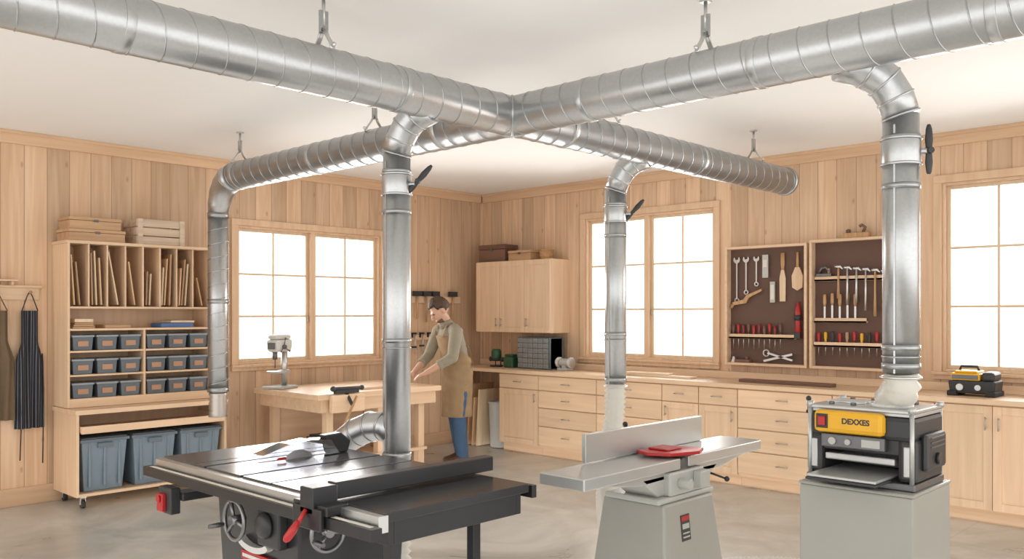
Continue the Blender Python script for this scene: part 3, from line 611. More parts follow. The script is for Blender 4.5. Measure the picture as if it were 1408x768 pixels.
WG='wrenches hung in the tool cabinet'; SG='screwdrivers standing in the tool rail'; HG='hammers hung in the tool cabinet'; CG='chisels standing in the tool rail'
for x,L in ((3.64,.46),(3.74,.38),(3.85,.30)): placet(wrench(L),'wrench','chrome combination wrench hanging in the tool cabinet','wrench',[STEEL],x,2.16,group=WG)
b=Bd(); b.box(-.03,-.02,-.22,.03,0,0); b.mi=1; b.box(-.02,-.024,-.12,.02,-.018,-.05); placet(b,'multimeter','small grey meter with pale face hanging in the cabinet','meter',[JT,PAPER],3.95,2.16)
b=Bd(); b.box(-.025,-.012,-.20,.025,0,0); b.mi=1; b.box(-.018,-.016,-.17,.018,-.01,-.03); placet(b,'spirit_level','short pale spirit level hanging in the cabinet','level',[GREYL,PAPER],4.02,1.90)
b=Bd(); b.loft([(0,0,0),(0,0,-.10),(0,0,-.16)],[(.02,.010),(.022,.012),(.014,.01)],12,(1,0,0)); b.mi=1; b.prism([(-.014,-.16),(.014,-.16),(.03,-.24),(.028,-.46),(-.028,-.46),(-.03,-.24)],-.006,.006); placet(b,'paint_scraper','long scraper with wooden handle hanging in the cabinet','scraper',[HAND,LITE],4.12,2.17)
b=Bd(); b.loft([(0,0,0),(0,0,-.14)],[(.012,.01),(.016,.01)],10,(1,0,0)); b.mi=1; b.prism([(-.02,-.14),(.02,-.14),(.055,-.22),(.05,-.33),(0,-.36),(-.05,-.33),(-.055,-.22)],-.012,.008); placet(b,'dust_brush','wooden bench brush hanging in the cabinet','brush',[HAND,TRIMZ],4.27,2.17)
b=Bd(); b.prism([(-.16,-.01),(-.02,-.02),(.02,.025),(.17,.06),(.17,.08),(0,.055),(-.04,.02),(-.16,.02)],-.02,.0); b.cyl((-.16,-.01,.0),(-.19,-.01,-.03),.016,seg=10); placet(b,'spokeshave','old wooden spokeshave mounted at a slant','hand tool',[HAND],3.76,1.72,tilt=-12)
DRED=plain('dark_red',(.22,.02,.02),.4)
for i in range(10):
    placet(driver(.24),'screwdriver','screwdriver with %s handle standing in the rail'%('dark brown','red','dark red')[i%3],'screwdriver',[[WALNUT,RED,DRED][i%3],STEEL],3.61+.055*i,1.49+.015*math.sin(i*3),-.05,group=SG)
b=Bd(); b.loft([(0,0,0),(0,0,-.10),(0,0,-.2),(0,0,-.34)],[(.012,.012),(.03,.02),(.024,.018),(.035,.02)],12,(1,0,0)); b.mi=1; b.cyl((0,0,-.12),(0,-.0,-.17),.033,seg=14); b.box(-.03,-.022,-.34,.03,.0,-.28); placet(b,'glue_bottle','red squeeze bottle with black cap','bottle',[RED,BLKP],4.28,1.70,-.05)
b=Bd(); b.box(-.06,-.03,0,.10,.03,.03); b.cyl((.06,0,.03),(.06,0,.06),.015,seg=10); b.mi=1; b.prism([(-.1,0),(-.06,0),(-.06,.05),(-.08,.06)],-.02,.02); placet(b,'block_plane','small steel block plane resting on the cabinet floor','plane',[WALNUT,STEEL],3.70,1.116,-.06)
b=Bd(); b.obox((0,0,.02),(.30,.014,.02),ry(-14)); b.obox((.02,0,.03),(.26,.014,.018),ry(14)); b.torus((-.12,0,.06),.03,.007,'Y',16,6); placet(b,'pliers','long steel pliers leaning on the cabinet floor','pliers',[STEEL],4.08,1.155,-.05)
b=Bd(); b.box(-.07,-.02,-.02,.07,.02,.0); b.loft([(-.05,0,0),(-.03,0,.05),(.01,0,.06),(.05,0,.02)],.013,10); b.mi=1; b.cyl((.04,0,0),(.04,0,.05),.012,seg=10); placet(b,'hand_plane','compact dark hand plane on the upper rail','plane',[DARKST,HAND],4.54,1.958,-.06)
for i,(L,m) in enumerate(((.30,HAND),(.34,STEEL),(.32,STEEL),(.38,STEEL),(.42,HAND),(.36,STEEL))):
    placet(hammer(L),'hammer','%s-handled hammer hanging from the rail'%('wooden' if m is HAND else 'steel'),'hammer',[m,STEEL],4.67+.082*i,2.03-.01*i,-.065,group=HG)
for i in range(5):
    placet(chisel(.26),'chisel','wood-handled chisel standing in the rail','chisel',[HAND,STEEL],4.54+.07*i,1.77+.01*(i%2),-.055,group=CG)
for i in range(10):
    placet(driver(.22),'screwdriver','screwdriver with %s handle standing in the lower rail'%['red','yellow','black','red','orange'][i%5],'screwdriver',[[RED,YEL,BLKP,RED,LAB][i%5],STEEL],4.48+.066*i,1.42+.008*(i%3),-.05,group=SG)
t=thing('hand_plane','old wooden hand plane on top of the tool cabinet','plane',(4.83,-.06,2.271)); b=Bd(); b.box(-.12,-.03,0,.12,.03,.045); b.done('sole_body',HAND,t,.004); b=Bd(); b.loft([(.06,0,.04),(.08,0,.09),(.05,0,.11),(.03,0,.1)],.014,10); b.sph((-.07,0,.06),.022,12,8); b.done('plane_handle',WALNUT,t)
# tools on left wall behind the person
t=thing('tool_rack','wooden wall rack with two rails for hand tools','tool rack',(0,-1.22,1.2),Q); b=Bd(); b.box(0,-.03,.52,.82,-.001,.60); b.box(0,-.03,.08,.82,-.001,.14); b.done('rack_rail',WX,t,.003)
def pl(b,name,label,cat,mats,x,z,off=.05,group=None):
    return single(b,name,label,cat,mats,(off,x,z),Q,0,group)
for i,(y,L) in enumerate(((-1.12,.30),(-.98,.34),(-.84,.30),(-.55,.34))):
    b=Bd(); b.loft([(0,0,0),(0,0,-L)],[.011,.014],10); b.mi=1; b.box(-.055,-.025,-.03,.055,.025,.03); pl(b,'mallet','dark-headed mallet hanging on the wall rack','mallet',[HAND,BLKP],y,1.83,.056,group='mallets on the wall rack')
for i,(y,L) in enumerate(((-1.14,.26),(-1.02,.24),(-.9,.28),(-.6,.3),(-.48,.24))):
    b=Bd(); b.cyl((0,0,0),(0,0,-L),.008,seg=8); b.mi=1; b.box(-.05,-.012,-.02,.012,.012,.0); b.box(-.05,-.012,-L*.7,.012,.012,-L*.7+.02); b.box(-.05,-.01,-.06,-.038,.01,-.0); pl(b,'bar_clamp','small black bar clamp hanging on the lower rail','clamp',[STEEL,BLKP],y,1.37,.0425,group='bar clamps on the wall rack')
# ------------------------------------------------------------------ table saw
T=thing('table_saw','black cabinet table saw with cast iron top and long fence','table saw',(4.35,-5.42,0))
b=Bd(T); b.box(3.97,-5.70,.06,4.70,-5.10,.80,.04,.03); b.box(3.93,-5.73,.0,4.74,-5.07,.06); b.done('cabinet_body',BLACK,T,.012)
def slab(name,m,x0,x1,y0=-5.79,y1=-5.0,z0=.83,z1=.87,bev=.003): b=Bd(T); b.box(x0,y0,z0,x1,y1,z1); return b.done(name,m,T,bev)
slab('left_wing',IRON,3.60,3.920)
b=Bd(T)
for x0,x1 in ((3.930,4.02),(4.045,4.115),(4.155,4.36),(4.385,4.615)): b.box(x0,-5.79,.845,x1,-5.0,.87)
b.box(4.115,-5.79,.845,4.155,-5.56,.87); b.box(4.115,-5.12,.845,4.155,-5.0,.87); b.done('main_table',IRON,T,.002)
b=Bd(T); b.box(3.925,-5.785,.80,4.62,-5.005,.846); b.done('table_web',DARKST,T,.002)
b=Bd(T); b.box(4.112,-5.56,.86,4.158,-5.12,.868); b.done('throat_plate',BLACK,T,.001)
slab('right_wing',IRON,4.628,4.93); slab('extension_table',BLKL,4.935,5.42,-5.80,-5.02,.83,.866)
b=Bd(T); b.box(4.96,-5.77,.74,5.40,-5.74,.83); b.box(5.37,-5.74,.74,5.40,-5.08,.83); b.box(4.96,-5.08,.74,5.40,-5.05,.83); b.done('extension_frame',BLACK,T,.002)
for x,y in ((5.36,-5.72),(5.15,-5.09)): b=Bd(T); b.box(x-.022,y-.022,.01,x+.022,y+.022,.80); b.box(x-.035,y-.035,0,x+.035,y+.035,.012); b.done('leg',BLACK,T,.003)
b=Bd(T); b.box(3.60,-5.835,.80,5.43,-5.79,.862); b.mi=1; b.box(3.58,-5.89,.785,5.46,-5.842,.83); b.mi=2; b.box(3.62,-5.875,.83,5.43,-5.855,.8315); b.done('front_rail',[STEEL,BLACK,PAPER],T,.003)
b=Bd(T); b.box(3.60,-4.998,.80,5.42,-4.97,.855); b.done('rear_rail',BLACK,T,.003)
b=Bd(T); b.box(5.055,-5.80,.873,5.115,-4.93,.94); b.done('fence',BLACK,T,.005)
b=Bd(T); b.box(5.048,-5.79,.88,5.054,-4.94,.935); b.done('fence_face',DARKST,T,.001)
b=Bd(T); b.box(4.97,-5.90,.833,5.20,-5.80,.873); b.box(5.04,-5.915,.833,5.13,-5.80,.935); b.box(4.99,-5.915,.775,5.18,-5.895,.86); b.done('fence_head',BLACK,T,.005)
b=Bd(T); b.cyl((5.085,-5.915,.85),(5.08,-5.95,.80),.009,seg=10); b.loft([(5.08,-5.945,.81),(5.07,-5.965,.775),(5.055,-5.98,.745),(5.05,-5.985,.735)],[.010,.017,.016,.009],14); b.done('lock_lever',[RED],T)
b=Bd(T); b.lathe([(.02,-.0012),(.11,-.0012),(.11,.0012),(.02,.0012)],(4.135,-5.34,.80),48,ry(90)); b.done('saw_blade',STEEL,T)
b=Bd(T)
prf=[(-5.62,.876),(-5.57,.91),(-5.42,.95),(-5.30,.96),(-5.18,.95),(-5.13,.876)]
for s_ in (-1,1): b.prism(prf,4.135+s_*.05-.0015,4.135+s_*.05+.0015,'YZ')
pr=prf[:-1]
for (a,z),(c,zz) in zip(pr[:-1],pr[1:]):
    b.add([(4.085,a,z),(4.185,a,z),(4.185,c,zz),(4.085,c,zz)],[(0,1,2,3)])
b.done('blade_guard',POLY,T)
b=Bd(T); b.prism([(-5.17,.87),(-5.06,.87),(-5.04,.93),(-5.10,.975),(-5.21,.97),(-5.19,.94)],4.105,4.165,'YZ'); b.done('guard_mount',BLACK,T,.008)
b=Bd(T); b.prism([(-5.50,.879),(-5.44,.879),(-5.45,.892),(-5.49,.892)],4.187,4.189,'YZ'); b.done('guard_label',RED,T)
def wheel(root,c,R,axis,m,knobdir):
    b=Bd(root); b.torus(c,R,.010,axis,36,10); c=Vector(c)
    for k in range(3):
        a=rad(90+120*k+20); d=Vector((math.cos(a),0,math.sin(a))) if axis=='Y' else Vector((0,math.cos(a),math.sin(a)))
        b.cyl(c,c+d*R,.008,.010,seg=8)
    ax=Vector((0,-1,0)) if axis=='Y' else Vector((1,0,0)); b.cyl(c-ax*.05,c+ax*.02,.022,seg=16); w=b.done('handwheel',m,root)
    b=Bd(root); a=rad(knobdir); d=Vector((math.cos(a),0,math.sin(a))) if axis=='Y' else Vector((0,math.cos(a),math.sin(a)))
    q=c+d*R; b.loft([q,q+ax*.03,q+ax*.08],[.007,.012,.010],12); b.done('crank_handle',DARKST,w)
    return w
WHL=plain('wheel_steel',(.24,.24,.245),.3,.85)
wheel(T,(4.31,-5.79,.66),.088,'Y',WHL,200); wheel(T,(4.80,-5.62,.66),.082,'X',WHL,200)
b=Bd(T); b.box(3.80,-5.91,.64,3.93,-5.86,.765); b.box(3.85,-5.86,.70,3.95,-5.70,.74); b.done('switch_box',BLKP,T,.006)
b=Bd(T); b.box(3.82,-5.93,.65,3.88,-5.908,.735); b.cyl((3.85,-5.93,.71),(3.85,-5.94,.71),.018,seg=16); b.done('stop_paddle',RED,T,.008)
b=Bd(T); b.prism([(4.35+.14*math.cos(rad(a)),.56+.055*math.sin(rad(a))) for a in range(200,341,14)]+[(4.35+.122*math.cos(rad(a)),.578+.045*math.sin(rad(a))) for a in range(340,199,-14)],-5.724,-5.69); b.done('emblem',WHITEP,T)
b=Bd(T); b.box(4.22,-5.705,.455,4.48,-5.69,.495); b.done('front_label',RED,T,.001)
b=Bd(T); b.box(4.235,-5.7075,.467,4.465,-5.70,.483); b.done('label_print',WHITEP,T)
b=Bd(T); b.box(4.42,-5.74,.56,4.60,-5.69,.74); b.lathe([(.06,0),(.06,.02),(.04,.035)],(4.50,-5.74,.66),24,rx(90)); b.done('motor_cover',BLKP,T,.01)
# ------------------------------------------------------------------ jointer
J=thing('jointer','grey jointer with long steel bed and tall fence','jointer',(5.33,-3.9,0))
b=Bd(J)
b.box(5.13,-4.12,.05,5.51,-3.66,.64,-.06,-.075); b.box(5.06,-4.20,0,5.58,-3.58,.05); b.done('stand',GREYG,J,.012)
b=Bd(J); b.box(5.16,-4.15,.64,5.50,-3.63,.67); b.prism([(-4.26,.78),(-4.10,.67),(-3.68,.67),(-3.50,.78)],5.25,5.46,'YZ'); b.box(5.22,-4.05,.67,5.50,-3.73,.79); b.done('cast_base',GREYL,J,.01)
b=Bd(J); b.box(5.22,-4.73,.795,5.49,-3.94,.852); b.prism([(-4.66,.80),(-3.95,.80),(-3.98,.75),(-4.25,.745)],5.25,5.46,'YZ'); b.done('infeed_table',JT,J,.006)
b=Bd(J); b.box(5.22,-3.86,.80,5.49,-3.08,.857); b.prism([(-3.84,.805),(-3.14,.805),(-3.5,.745),(-3.82,.75)],5.25,5.46,'YZ'); b.done('outfeed_table',JT,J,.006)
b=Bd(J); b.cyl((5.23,-3.90,.81),(5.48,-3.90,.81),.038,seg=24); b.done('cutter_head',DARKST,J)
b=Bd(J); b.box(5.225,-4.42,.859,5.25,-3.34,1.0); b.done('fence',JT,J,.003)
b=Bd(J); b.box(5.12,-4.00,.78,5.225,-3.80,.90); b.cyl((5.10,-3.9,.93),(5.225,-3.9,.93),.012,seg=12); b.box(5.15,-4.05,.88,5.225,-3.75,.92); b.done('fence_bracket',GREYL,J,.005)
b=Bd(J); b.cyl((5.12,-3.86,.93),(5.08,-3.86,.985),.008,seg=8); b.sph((5.08,-3.86,.985),.015,12,8); b.done('fence_lock',BLACK,J)
b=Bd(J); b.prism([(5.27,-4.02),(5.36,-4.06),(5.47,-4.00),(5.53,-3.82),(5.48,-3.70),(5.38,-3.74),(5.28,-3.84)],.864,.882,'XY'); b.box(5.30,-3.96,.882,5.42,-3.82,.892); b.done('cutter_guard',RED,J,.005)
b=Bd(J); b.box(5.50,-3.84,.69,5.55,-3.75,.78); b.done('adjuster_housing',GREYL,J,.006)
b=Bd(J); b.cyl((5.50,-3.96,.73),(5.565,-3.96,.73),.027,seg=20); b.done('depth_knob',GREYL,J,.004)
b=Bd(J); b.cyl((5.52,-3.7,.75),(5.59,-3.65,.72),.006,seg=8); b.sph((5.59,-3.65,.72),.015,12,8); b.done('height_lever',BLACK,J)
def onface(z): return 5.51+.06*(.64-z)/.59
b=Bd(J)
def plate(y0,y1,z0,z1,e):
    vs=[(onface(z)+e,y,z) for z in (z0,z1) for y in (y0,y1)]+[(onface(z)-.002,y,z) for z in (z0,z1) for y in (y0,y1)]
    b.add(vs,[(0,1,3,2),(4,6,7,5),(0,4,5,1),(2,3,7,6),(0,2,6,4),(1,5,7,3)])
plate(-3.99,-3.91,.44,.57,.003); b.done('warning_label',BLKP,J)
b=Bd(J); plate(-3.985,-3.915,.54,.563,.005); b.done('label_stripe',RED,J)
b=Bd(J); plate(-3.98,-3.92,.455,.462,.005); plate(-3.98,-3.92,.475,.482,.005); plate(-3.98,-3.92,.50,.525,.005); b.done('label_print',GREYL,J)
b=Bd(); b.hose([(5.15,-3.30,.07),(5.30,-2.95,.06),(5.55,-2.75,.06),(5.95,-2.80,.06),(6.2,-3.2,.07)],.05,.012); single(b,'floor_hose','pale ribbed dust hose lying on the concrete floor','hose',[HOSEM])
# ------------------------------------------------------------------ planer and stand
b=Bd(); b.box(-.25,-.24,.03,.25,.24,.82); b.box(-.235,-.225,0,.235,.225,.03); b.box(-.255,-.245,.82,.255,.245,.835)
single(b,'machine_stand','warm grey steel cabinet stand under the planer','stand',GREYG,(6.40,-3.74,0),0,.008)
P=thing('planer','yellow and black thickness planer on a grey stand','planer',(6.40,-3.74,.836))
def pp(name,m,*bx,bev=.006,label=None):
    b=Bd()
    for q in bx: b.box(*q)
    return b.done(name,m,P,bev,label)
pp('base',DARKST,(-.24,-.19,0,.24,.19,.032))
pp('feed_table',JT,(-.16,-.36,.045,.14,.32,.058),bev=.004)
pp('feed_table_edge',BLKP,(-.165,-.365,.033,.145,-.19,.044),bev=.003)
for sx in (-1,1):
    for sy in (-.18,.18):
        b=Bd(); b.cyl((sx*.225,sy,.03),(sx*.225,sy,.335),.010,seg=14); b.cyl((sx*.225,sy,.335),(sx*.225,sy,.360),.016,seg=14); b.done('column',JT,P)
for sx in (-1,1):
    pp('side_frame',BLKP,(sx*.205-.042,-.178,.033,sx*.205+.038,.165,.22),bev=.02)
    pp('side_rib',JT,(sx*.205-.015,-.184,.06,sx*.205+.015,-.174,.19),bev=.004)
pp('cutter_housing',BLKP,(-.17,-.165,.145,.17,.165,.225),bev=.006)
pp('rear_housing',BLKP,(-.17,.02,.06,.17,.16,.145),bev=.004)
pp('head_casting',BLKP,(-.225,-.188,.21,.238,.185,.315),bev=.02)
pp('head_rim',JT,(-.235,-.175,.315,.235,.175,.33),bev=.003)
pp('front_cover',YEL,(-.195,-.222,.225,.12,-.17,.326),bev=.022)
pp('top_plate',JT,(-.235,-.19,.33,.235,.19,.346),bev=.005)
for sx in (-.15,-.05,.14):
    for sy in (-.12,.12): b=Bd(); b.cyl((sx,sy,.346),(sx,sy,.358),.013,seg=10); b.done('bolt',DARKST,P,.001)
for sy in (-.05,0,.05): pp('cooling_rib',STEEL,(-.2,sy-.008,.346,-.02,sy+.008,.356),bev=.002)
b=Bd(); b.lathe([(.088,.0),(.088,.012),(.065,.02),(.065,.03)],(.10,-.06,.346),24); b.done('dust_port',WHITEP,P)
pp('control_panel',DARKST,(-.165,-.205,.16,.12,-.165,.22),bev=.006)
for x_,r_ in ((-.11,.017),(-.04,.013)): b=Bd(); b.cyl((x_,-.205,.190),(x_,-.216,.190),r_,seg=14); b.done('gauge_dial',GREYL,P,.001)
pp('scale_plate',GREYL,(.02,-.209,.173,.10,-.204,.207),bev=.001)
pp('roller_cover',JT,(-.16,-.17,.10,.15,-.12,.13),bev=.006)
pp('switch_plate',BLACK,(-.178,-.2255,.246,-.124,-.2205,.310),bev=.003)
pp('power_switch',RED,(-.168,-.235,.258,-.134,-.223,.299),bev=.004)
def text(s,loc,rot,size,m,par,name='lettering'):
    c=bpy.data.curves.new(name,'FONT'); c.body=s; c.size=size; c.extrude=.0006; c.offset=.0012; c.align_x='CENTER'; c.align_y='CENTER'
    o=bpy.data.objects.new('tmp_text',c); COL.objects.link(o); bpy.context.view_layer.update()
    me=bpy.data.meshes.new_from_object(o.evaluated_get(bpy.context.evaluated_depsgraph_get())); COL.objects.unlink(o); bpy.data.objects.remove(o)
    me.materials.clear(); me.materials.append(m)
    n=bpy.data.objects.new(name,me); COL.objects.link(n); n.location=loc; n.rotation_euler=rot; n.parent=par; return n
text('DEXXES',(.0,-.2228,.282),(Q,0,0),.034,BLACK,P)
pp('motor_module',BLKP,(.237,-.12,.08,.27,.13,.24),bev=.018)
for z_ in (.18,.20,.22): pp('vent_slot',DARKST,(.27,-.08,z_,.274,.09,z_+.006),bev=.001)
b=Bd(); b.cyl((.27,0,.13),(.285,0,.13),.026,seg=24); b.done('depth_knob',BLACK,P,.004)
b=Bd(); b.cyl((-.27,-.10,.30),(-.27,-.10,.36),.006,seg=8); b.cyl((-.205,-.1,.30),(-.28,-.1,.30),.008,seg=8); b.sph((-.27,-.10,.362),.013,10,8); b.done('crank',BLACK,P)
# ------------------------------------------------------------------ person
PE=thing('person','man in khaki shirt, tan apron and jeans leaning over workbench','person',(1.10,-1.47,0),rad(-14))
def remesh(o,vx=.008,it=4):
    m=o.modifiers.new('Remesh','REMESH'); m.mode='VOXEL'; m.voxel_size=vx; m.use_smooth_shade=True
    s=o.modifiers.new('Smooth','SMOOTH'); s.factor=.5; s.iterations=it
def limb(b,pts,r,seg=14):
    b.loft(pts,r,seg); b.sph(pts[0],r[0] if not isinstance(r[0],tuple) else max(r[0]),12,8); b.sph(pts[-1],r[-1] if not isinstance(r[-1],tuple) else min(r[-1]),12,8)
HM=Matrix.Translation((0,-.185,1.625))@rz(-14)@rx(38)@Matrix.Scale(1.07,4)
hipL=(.09,.03,.90); hipR=(-.09,.03,.90)
legL=[hipL,(.10,-.01,.50),(.105,.03,.10)]; legR=[hipR,(-.10,.04,.50),(-.11,.13,.10)]
shL=(.195,-.095,1.42); elL=(.235,-.16,1.14); wrL=(.14,-.42,.985)
shR=(-.195,-.095,1.42); elR=(-.225,-.20,1.15); wrR=(-.06,-.46,.98)
TOR=[(0,.03,.88),(0,.03,.98),(0,.015,1.10),(0,-.03,1.25),(0,-.07,1.38),(0,-.09,1.46)]
b=Bd()
b.loft(TOR,[(.155,.11),(.15,.105),(.14,.10),(.16,.11),(.168,.105),(.10,.07)],24,(1,0,0))
b.loft([(0,-.085,1.42),(0,-.12,1.52),(0,-.165,1.585)],[(.068,.062),(.058,.058),(.055,.056)],16,(1,0,0))
for leg in (legL,legR):
    a=[Vector(p) for p in leg]; limb(b,[a[0],a[0].lerp(a[1],.5),a[1],a[1].lerp(a[2],.35),a[2]],[.085,.075,.055,.055,.038])
    b.loft([a[2],a[2]+Vector((0,-.02,-.05)),a[2]+Vector((0,-.10,-.07))],[(.036,.04),(.042,.035),(.036,.022)],12,(1,0,0))
for sh,el,wr in ((shL,elL,wrL),(shR,elR,wrR)):
    limb(b,[sh,Vector(sh).lerp(Vector(el),.5),el],[.052,.048,.041]); limb(b,[el,Vector(el).lerp(Vector(wr),.35),wr],[.042,.042,.028])
def hand(b,wr,tgt,sgn):
    w=Vector(wr); d=(Vector(tgt)-w).normalized(); up=Vector((0,0,1)); sd=d.cross(up).normalized(); nrm=sd.cross(d)
    k=w+d*.095; b.loft([w,w+d*.035,k],[(.029,.021),(.041,.019),(.044,.015)],14,sd)
    for i,(L,o) in enumerate(((.070,-.032),(.080,-.011),(.076,.011),(.060,.031))):
        p0=k-d*.012+sd*o; p1=p0+d*L*.45-nrm*.006; p2=p1+d*L*.32-nrm*.018; p3=p2+d*L*.16-nrm*.022
        b.loft([p0,p1,p2,p3],[.0095,.009,.0082,.0065],10)
    p0=w+d*.03+sd*sgn*.034; p1=p0+d*.035+sd*sgn*.022-nrm*.012; p2=p1+d*.028+sd*sgn*.004-nrm*.012; b.loft([p0,p1,p2],[.013,.011,.008],10)
hand(b,wrL,(.09,-.58,.915),1); hand(b,wrR,(-.02,-.61,.915),-1)
b.M=HM
b.sph((0,.012,.03),(.076,.095,.092),24,18); b.loft([(0,-.01,.02),(0,-.025,-.04),(0,-.035,-.085),(0,-.038,-.105)],[(.07,.078),(.062,.068),(.045,.05),(.026,.03)],20,(1,0,0))
b.sph((0,-.078,-.098),(.022,.018,.018),10,8)
b.loft([(0,-.088,.018),(0,-.102,-.005),(0,-.118,-.028),(0,-.10,-.038)],[(.008,.008),(.010,.010),(.016,.012),(.012,.008)],10,(1,0,0))
b.sph((0,-.082,.028),(.055,.016,.010),14,8)
for s_ in (-1,1): b.sph((s_*.078,.012,-.012),(.009,.02,.032),10,8)
b.loft([(-.024,-.090,-.062),(0,-.099,-.060),(.024,-.090,-.062)],[.005,.008,.005],8)
body=b.done('body',SKIN,PE); remesh(body,.0065,3)
for s_ in (-1,1): b=Bd(); b.M=HM; b.sph((s_*.032,-.083,.010),(.012,.009,.006),10,8); b.done('eye',BLACK,PE)
b=Bd(); b.M=HM
vs=[];fs=[];ns,nr=36,18
for j in range(nr+1):
    ph=Q-(j/nr)*rad(128)
    for i in range(ns):
        th=2*math.pi*i/ns; cy=math.sin(th)
        lim=rad(28) if cy<-.45 else (rad(2) if cy<.05 else rad(-30))
        p=max(ph,lim); n=.004*math.sin(th*9+j)+.003*math.sin(th*17-j*2)
        vs.append(((.084+n)*math.cos(p)*math.cos(th),.012+(.105+n)*math.cos(p)*math.sin(th),.036+(.100+n+(.012 if cy<0 else 0))*math.sin(p)))
for j in range(nr):
    for i in range(ns): fs.append((j*ns+i,(j+1)*ns+i,(j+1)*ns+(i+1)%ns,j*ns+(i+1)%ns))
b.add(vs,fs,True); hr=b.done('hair',HAIR,PE); so=hr.modifiers.new('s','SOLIDIFY'); so.thickness=.012; so.offset=-1
b=Bd(); b.M=HM; vs=[];fs=[]
for j in range(6):
    q=j/5
    for i in range(17):
        th=rad(-90+(i-8)*10); a_=(.058-.026*q,.068-.026*q)
        vs.append((a_[0]*math.cos(th),-.030+a_[1]*math.sin(th)-.002,-.070-.038*q+.008*abs(i-8)/8*(1-q)))
for j in range(5):
    for i in range(16): a_=j*17+i; fs.append((a_,a_+1,a_+18,a_+17))
b.add(vs,fs,True); o=b.done('beard',plain('beard_brown',(.16,.085,.05),.8),PE); so=o.modifiers.new('s','SOLIDIFY'); so.thickness=.004; so.offset=0
b=Bd(); b.loft([(0,.03,.90)]+TOR[1:5]+[(0,-.092,1.465)],[(.165,.125),(.162,.12),(.158,.117),(.178,.125),(.186,.122),(.088,.078)],28,(1,0,0))
for sh,el,wr in ((shL,elL,wrL),(shR,elR,wrR)):
    s0=Vector(sh)*1; e0=Vector(el); w0=e0.lerp(Vector(wr),.55)
    limb(b,[s0+Vector((-.05*(1 if sh[0]>0 else -1),0,.01)),s0,s0.lerp(e0,.5),e0],[.064,.072,.067,.059]); b.sph(e0,.060,12,8)
    b.loft([e0,e0.lerp(w0,.5),e0.lerp(w0,.8),e0.lerp(w0,.82),w0],[.058,.054,.049,.057,.055],16)
o=b.done('shirt',SHIRT,PE); remesh(o,.009,3)
b=Bd(); b.loft([(0,-.10,1.46),(0,-.12,1.495),(0,-.13,1.52)],[(.088,.08),(.078,.073),(.073,.069)],22,(1,0,0),False); o=b.done('collar',SHIRT,PE); so=o.modifiers.new('s','SOLIDIFY'); so.thickness=.008
b=Bd(); b.loft([(0,.03,1.0),(0,.03,.90),(0,.03,.82)],[(.155,.113),(.16,.12),(.15,.11)],28,(1,0,0))
for leg in (legL,legR):
    a=[Vector(p) for p in leg]; a[2]=a[2]+Vector((0,0,-.03)); limb(b,[a[0],a[0].lerp(a[1],.5),a[1],a[1].lerp(a[2],.4)],[.09,.082,.072,.070]); b.loft([a[1].lerp(a[2],.3),a[1].lerp(a[2],.7),a[2]],[.071,.067,.065],18)
o=b.done('jeans',JEAN,PE); remesh(o,.009,3)
for leg in (legL,legR):
    a=Vector(leg[2]); b=Bd(); b.loft([(a.x,a.y+.065,.045),(a.x,a.y+.03,.05),(a.x,a.y-.04,.05),(a.x,a.y-.12,.035),(a.x,a.y-.19,.028),(a.x,a.y-.215,.022)],[(.03,.035),(.042,.048),(.046,.048),(.05,.034),(.042,.026),(.02,.014)],16,(1,0,0)); b.cyl((a.x,a.y+.01,.05),(a.x,a.y+.005,.11),.046,.048,seg=16); b.done('shoe',SHOE,PE)
b=Bd(); vs=[];fs=[]; na,nz=64,40
def ctr(z):
    pts=[(0.48,.01),(.90,.03),(.98,.03),(1.10,.015),(1.25,-.03),(1.38,-.07)]
    for (z0,y0),(z1,y1) in zip(pts[:-1],pts[1:]):
        if z<=z1: return y0+(y1-y0)*max(0,(z-z0)/(z1-z0))
    return y1
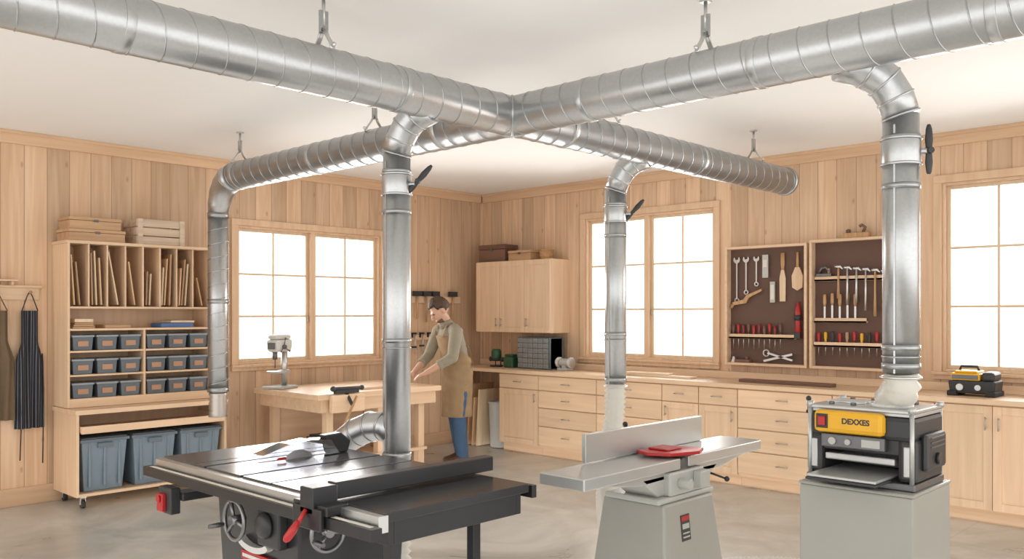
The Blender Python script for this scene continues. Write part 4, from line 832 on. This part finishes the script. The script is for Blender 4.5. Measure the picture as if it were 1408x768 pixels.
for j in range(nz+1):
    z=.50+(1.36-.50)*j/nz; cy=ctr(z)
    if z<1.06: half=rad(176); ra,rb=.184-.006*max(0,(.95-z)/.4),.156+.002*max(0,(.95-z)/.4)
    else:
        q=min(1,(z-1.06)/.16); half=rad(176-120*q); ra=.188+.004*q; rb=.152-.008*q
    if 1.02<z<1.07: ra-=.010; rb-=.010
    for i in range(na+1):
        u=-1+2*i/na; th=-Q+u*half; fold=(.010*math.sin(u*17+z*3)+.004*math.sin(u*31-z*9))*max(0,min(1,(1.02-z)/.35))+.002*math.sin(z*60+u*8)
        vs.append(((ra+fold)*math.cos(th),cy+(rb+fold)*math.sin(th),z))
for j in range(nz):
    for i in range(na): a=j*(na+1)+i; fs.append((a,a+1,a+na+2,a+na+1))
b.add(vs,fs,True); o=b.done('apron',CANV,PE); so=o.modifiers.new('s','SOLIDIFY'); so.thickness=.006; so.offset=1
b=Bd()
for s_ in (-1,1): b.loft([(s_*.10,-.21,1.35),(s_*.11,-.175,1.46),(s_*.08,-.09,1.50),(s_*.03,.03,1.42),(-s_*.08,.13,1.20),(-s_*.14,.14,1.05)],[(.014,.004)]*6,8)
b.loft([(.17,.11,1.03),(.0,.185,1.03),(-.17,.11,1.03)],[(.012,.004)]*3,8); b.done('apron_strap',CANV,PE)
# ------------------------------------------------------------------ light and world
w=bpy.data.worlds.new('World'); S.world=w; w.use_nodes=True; bg=w.node_tree.nodes['Background']; bg.inputs[0].default_value=(1,.98,.95,1); bg.inputs[1].default_value=2.08
def area(loc,rot,sx,sy,e,c=(1,.97,.93)):
    L=bpy.data.lights.new('floor_bounce_fill','AREA'); L.shape='RECTANGLE'; L.size=sx; L.size_y=sy; L.energy=e; L.color=c
    o=bpy.data.objects.new('floor_bounce_fill',L); COL.objects.link(o); o.location=loc; o.rotation_euler=rot
area((3.6,-3.6,.01),(math.pi,0,0),6.6,6.6,80)  # added fill aimed up from the floor as extra bounce, no lamp stands there
# camera
cd_=bpy.data.cameras.new('Camera'); cam=bpy.data.objects.new('Camera',cd_); COL.objects.link(cam)
cam.location=(7.94,-7.77,1.60); cam.rotation_euler=(Q,0,math.atan2(.690,.724)); cd_.lens=30.48; cd_.sensor_width=36; cd_.shift_y=.0327; cd_.clip_start=.05
S.camera=cam
S.view_settings.view_transform='Standard'; S.view_settings.look='None'; S.view_settings.exposure=0
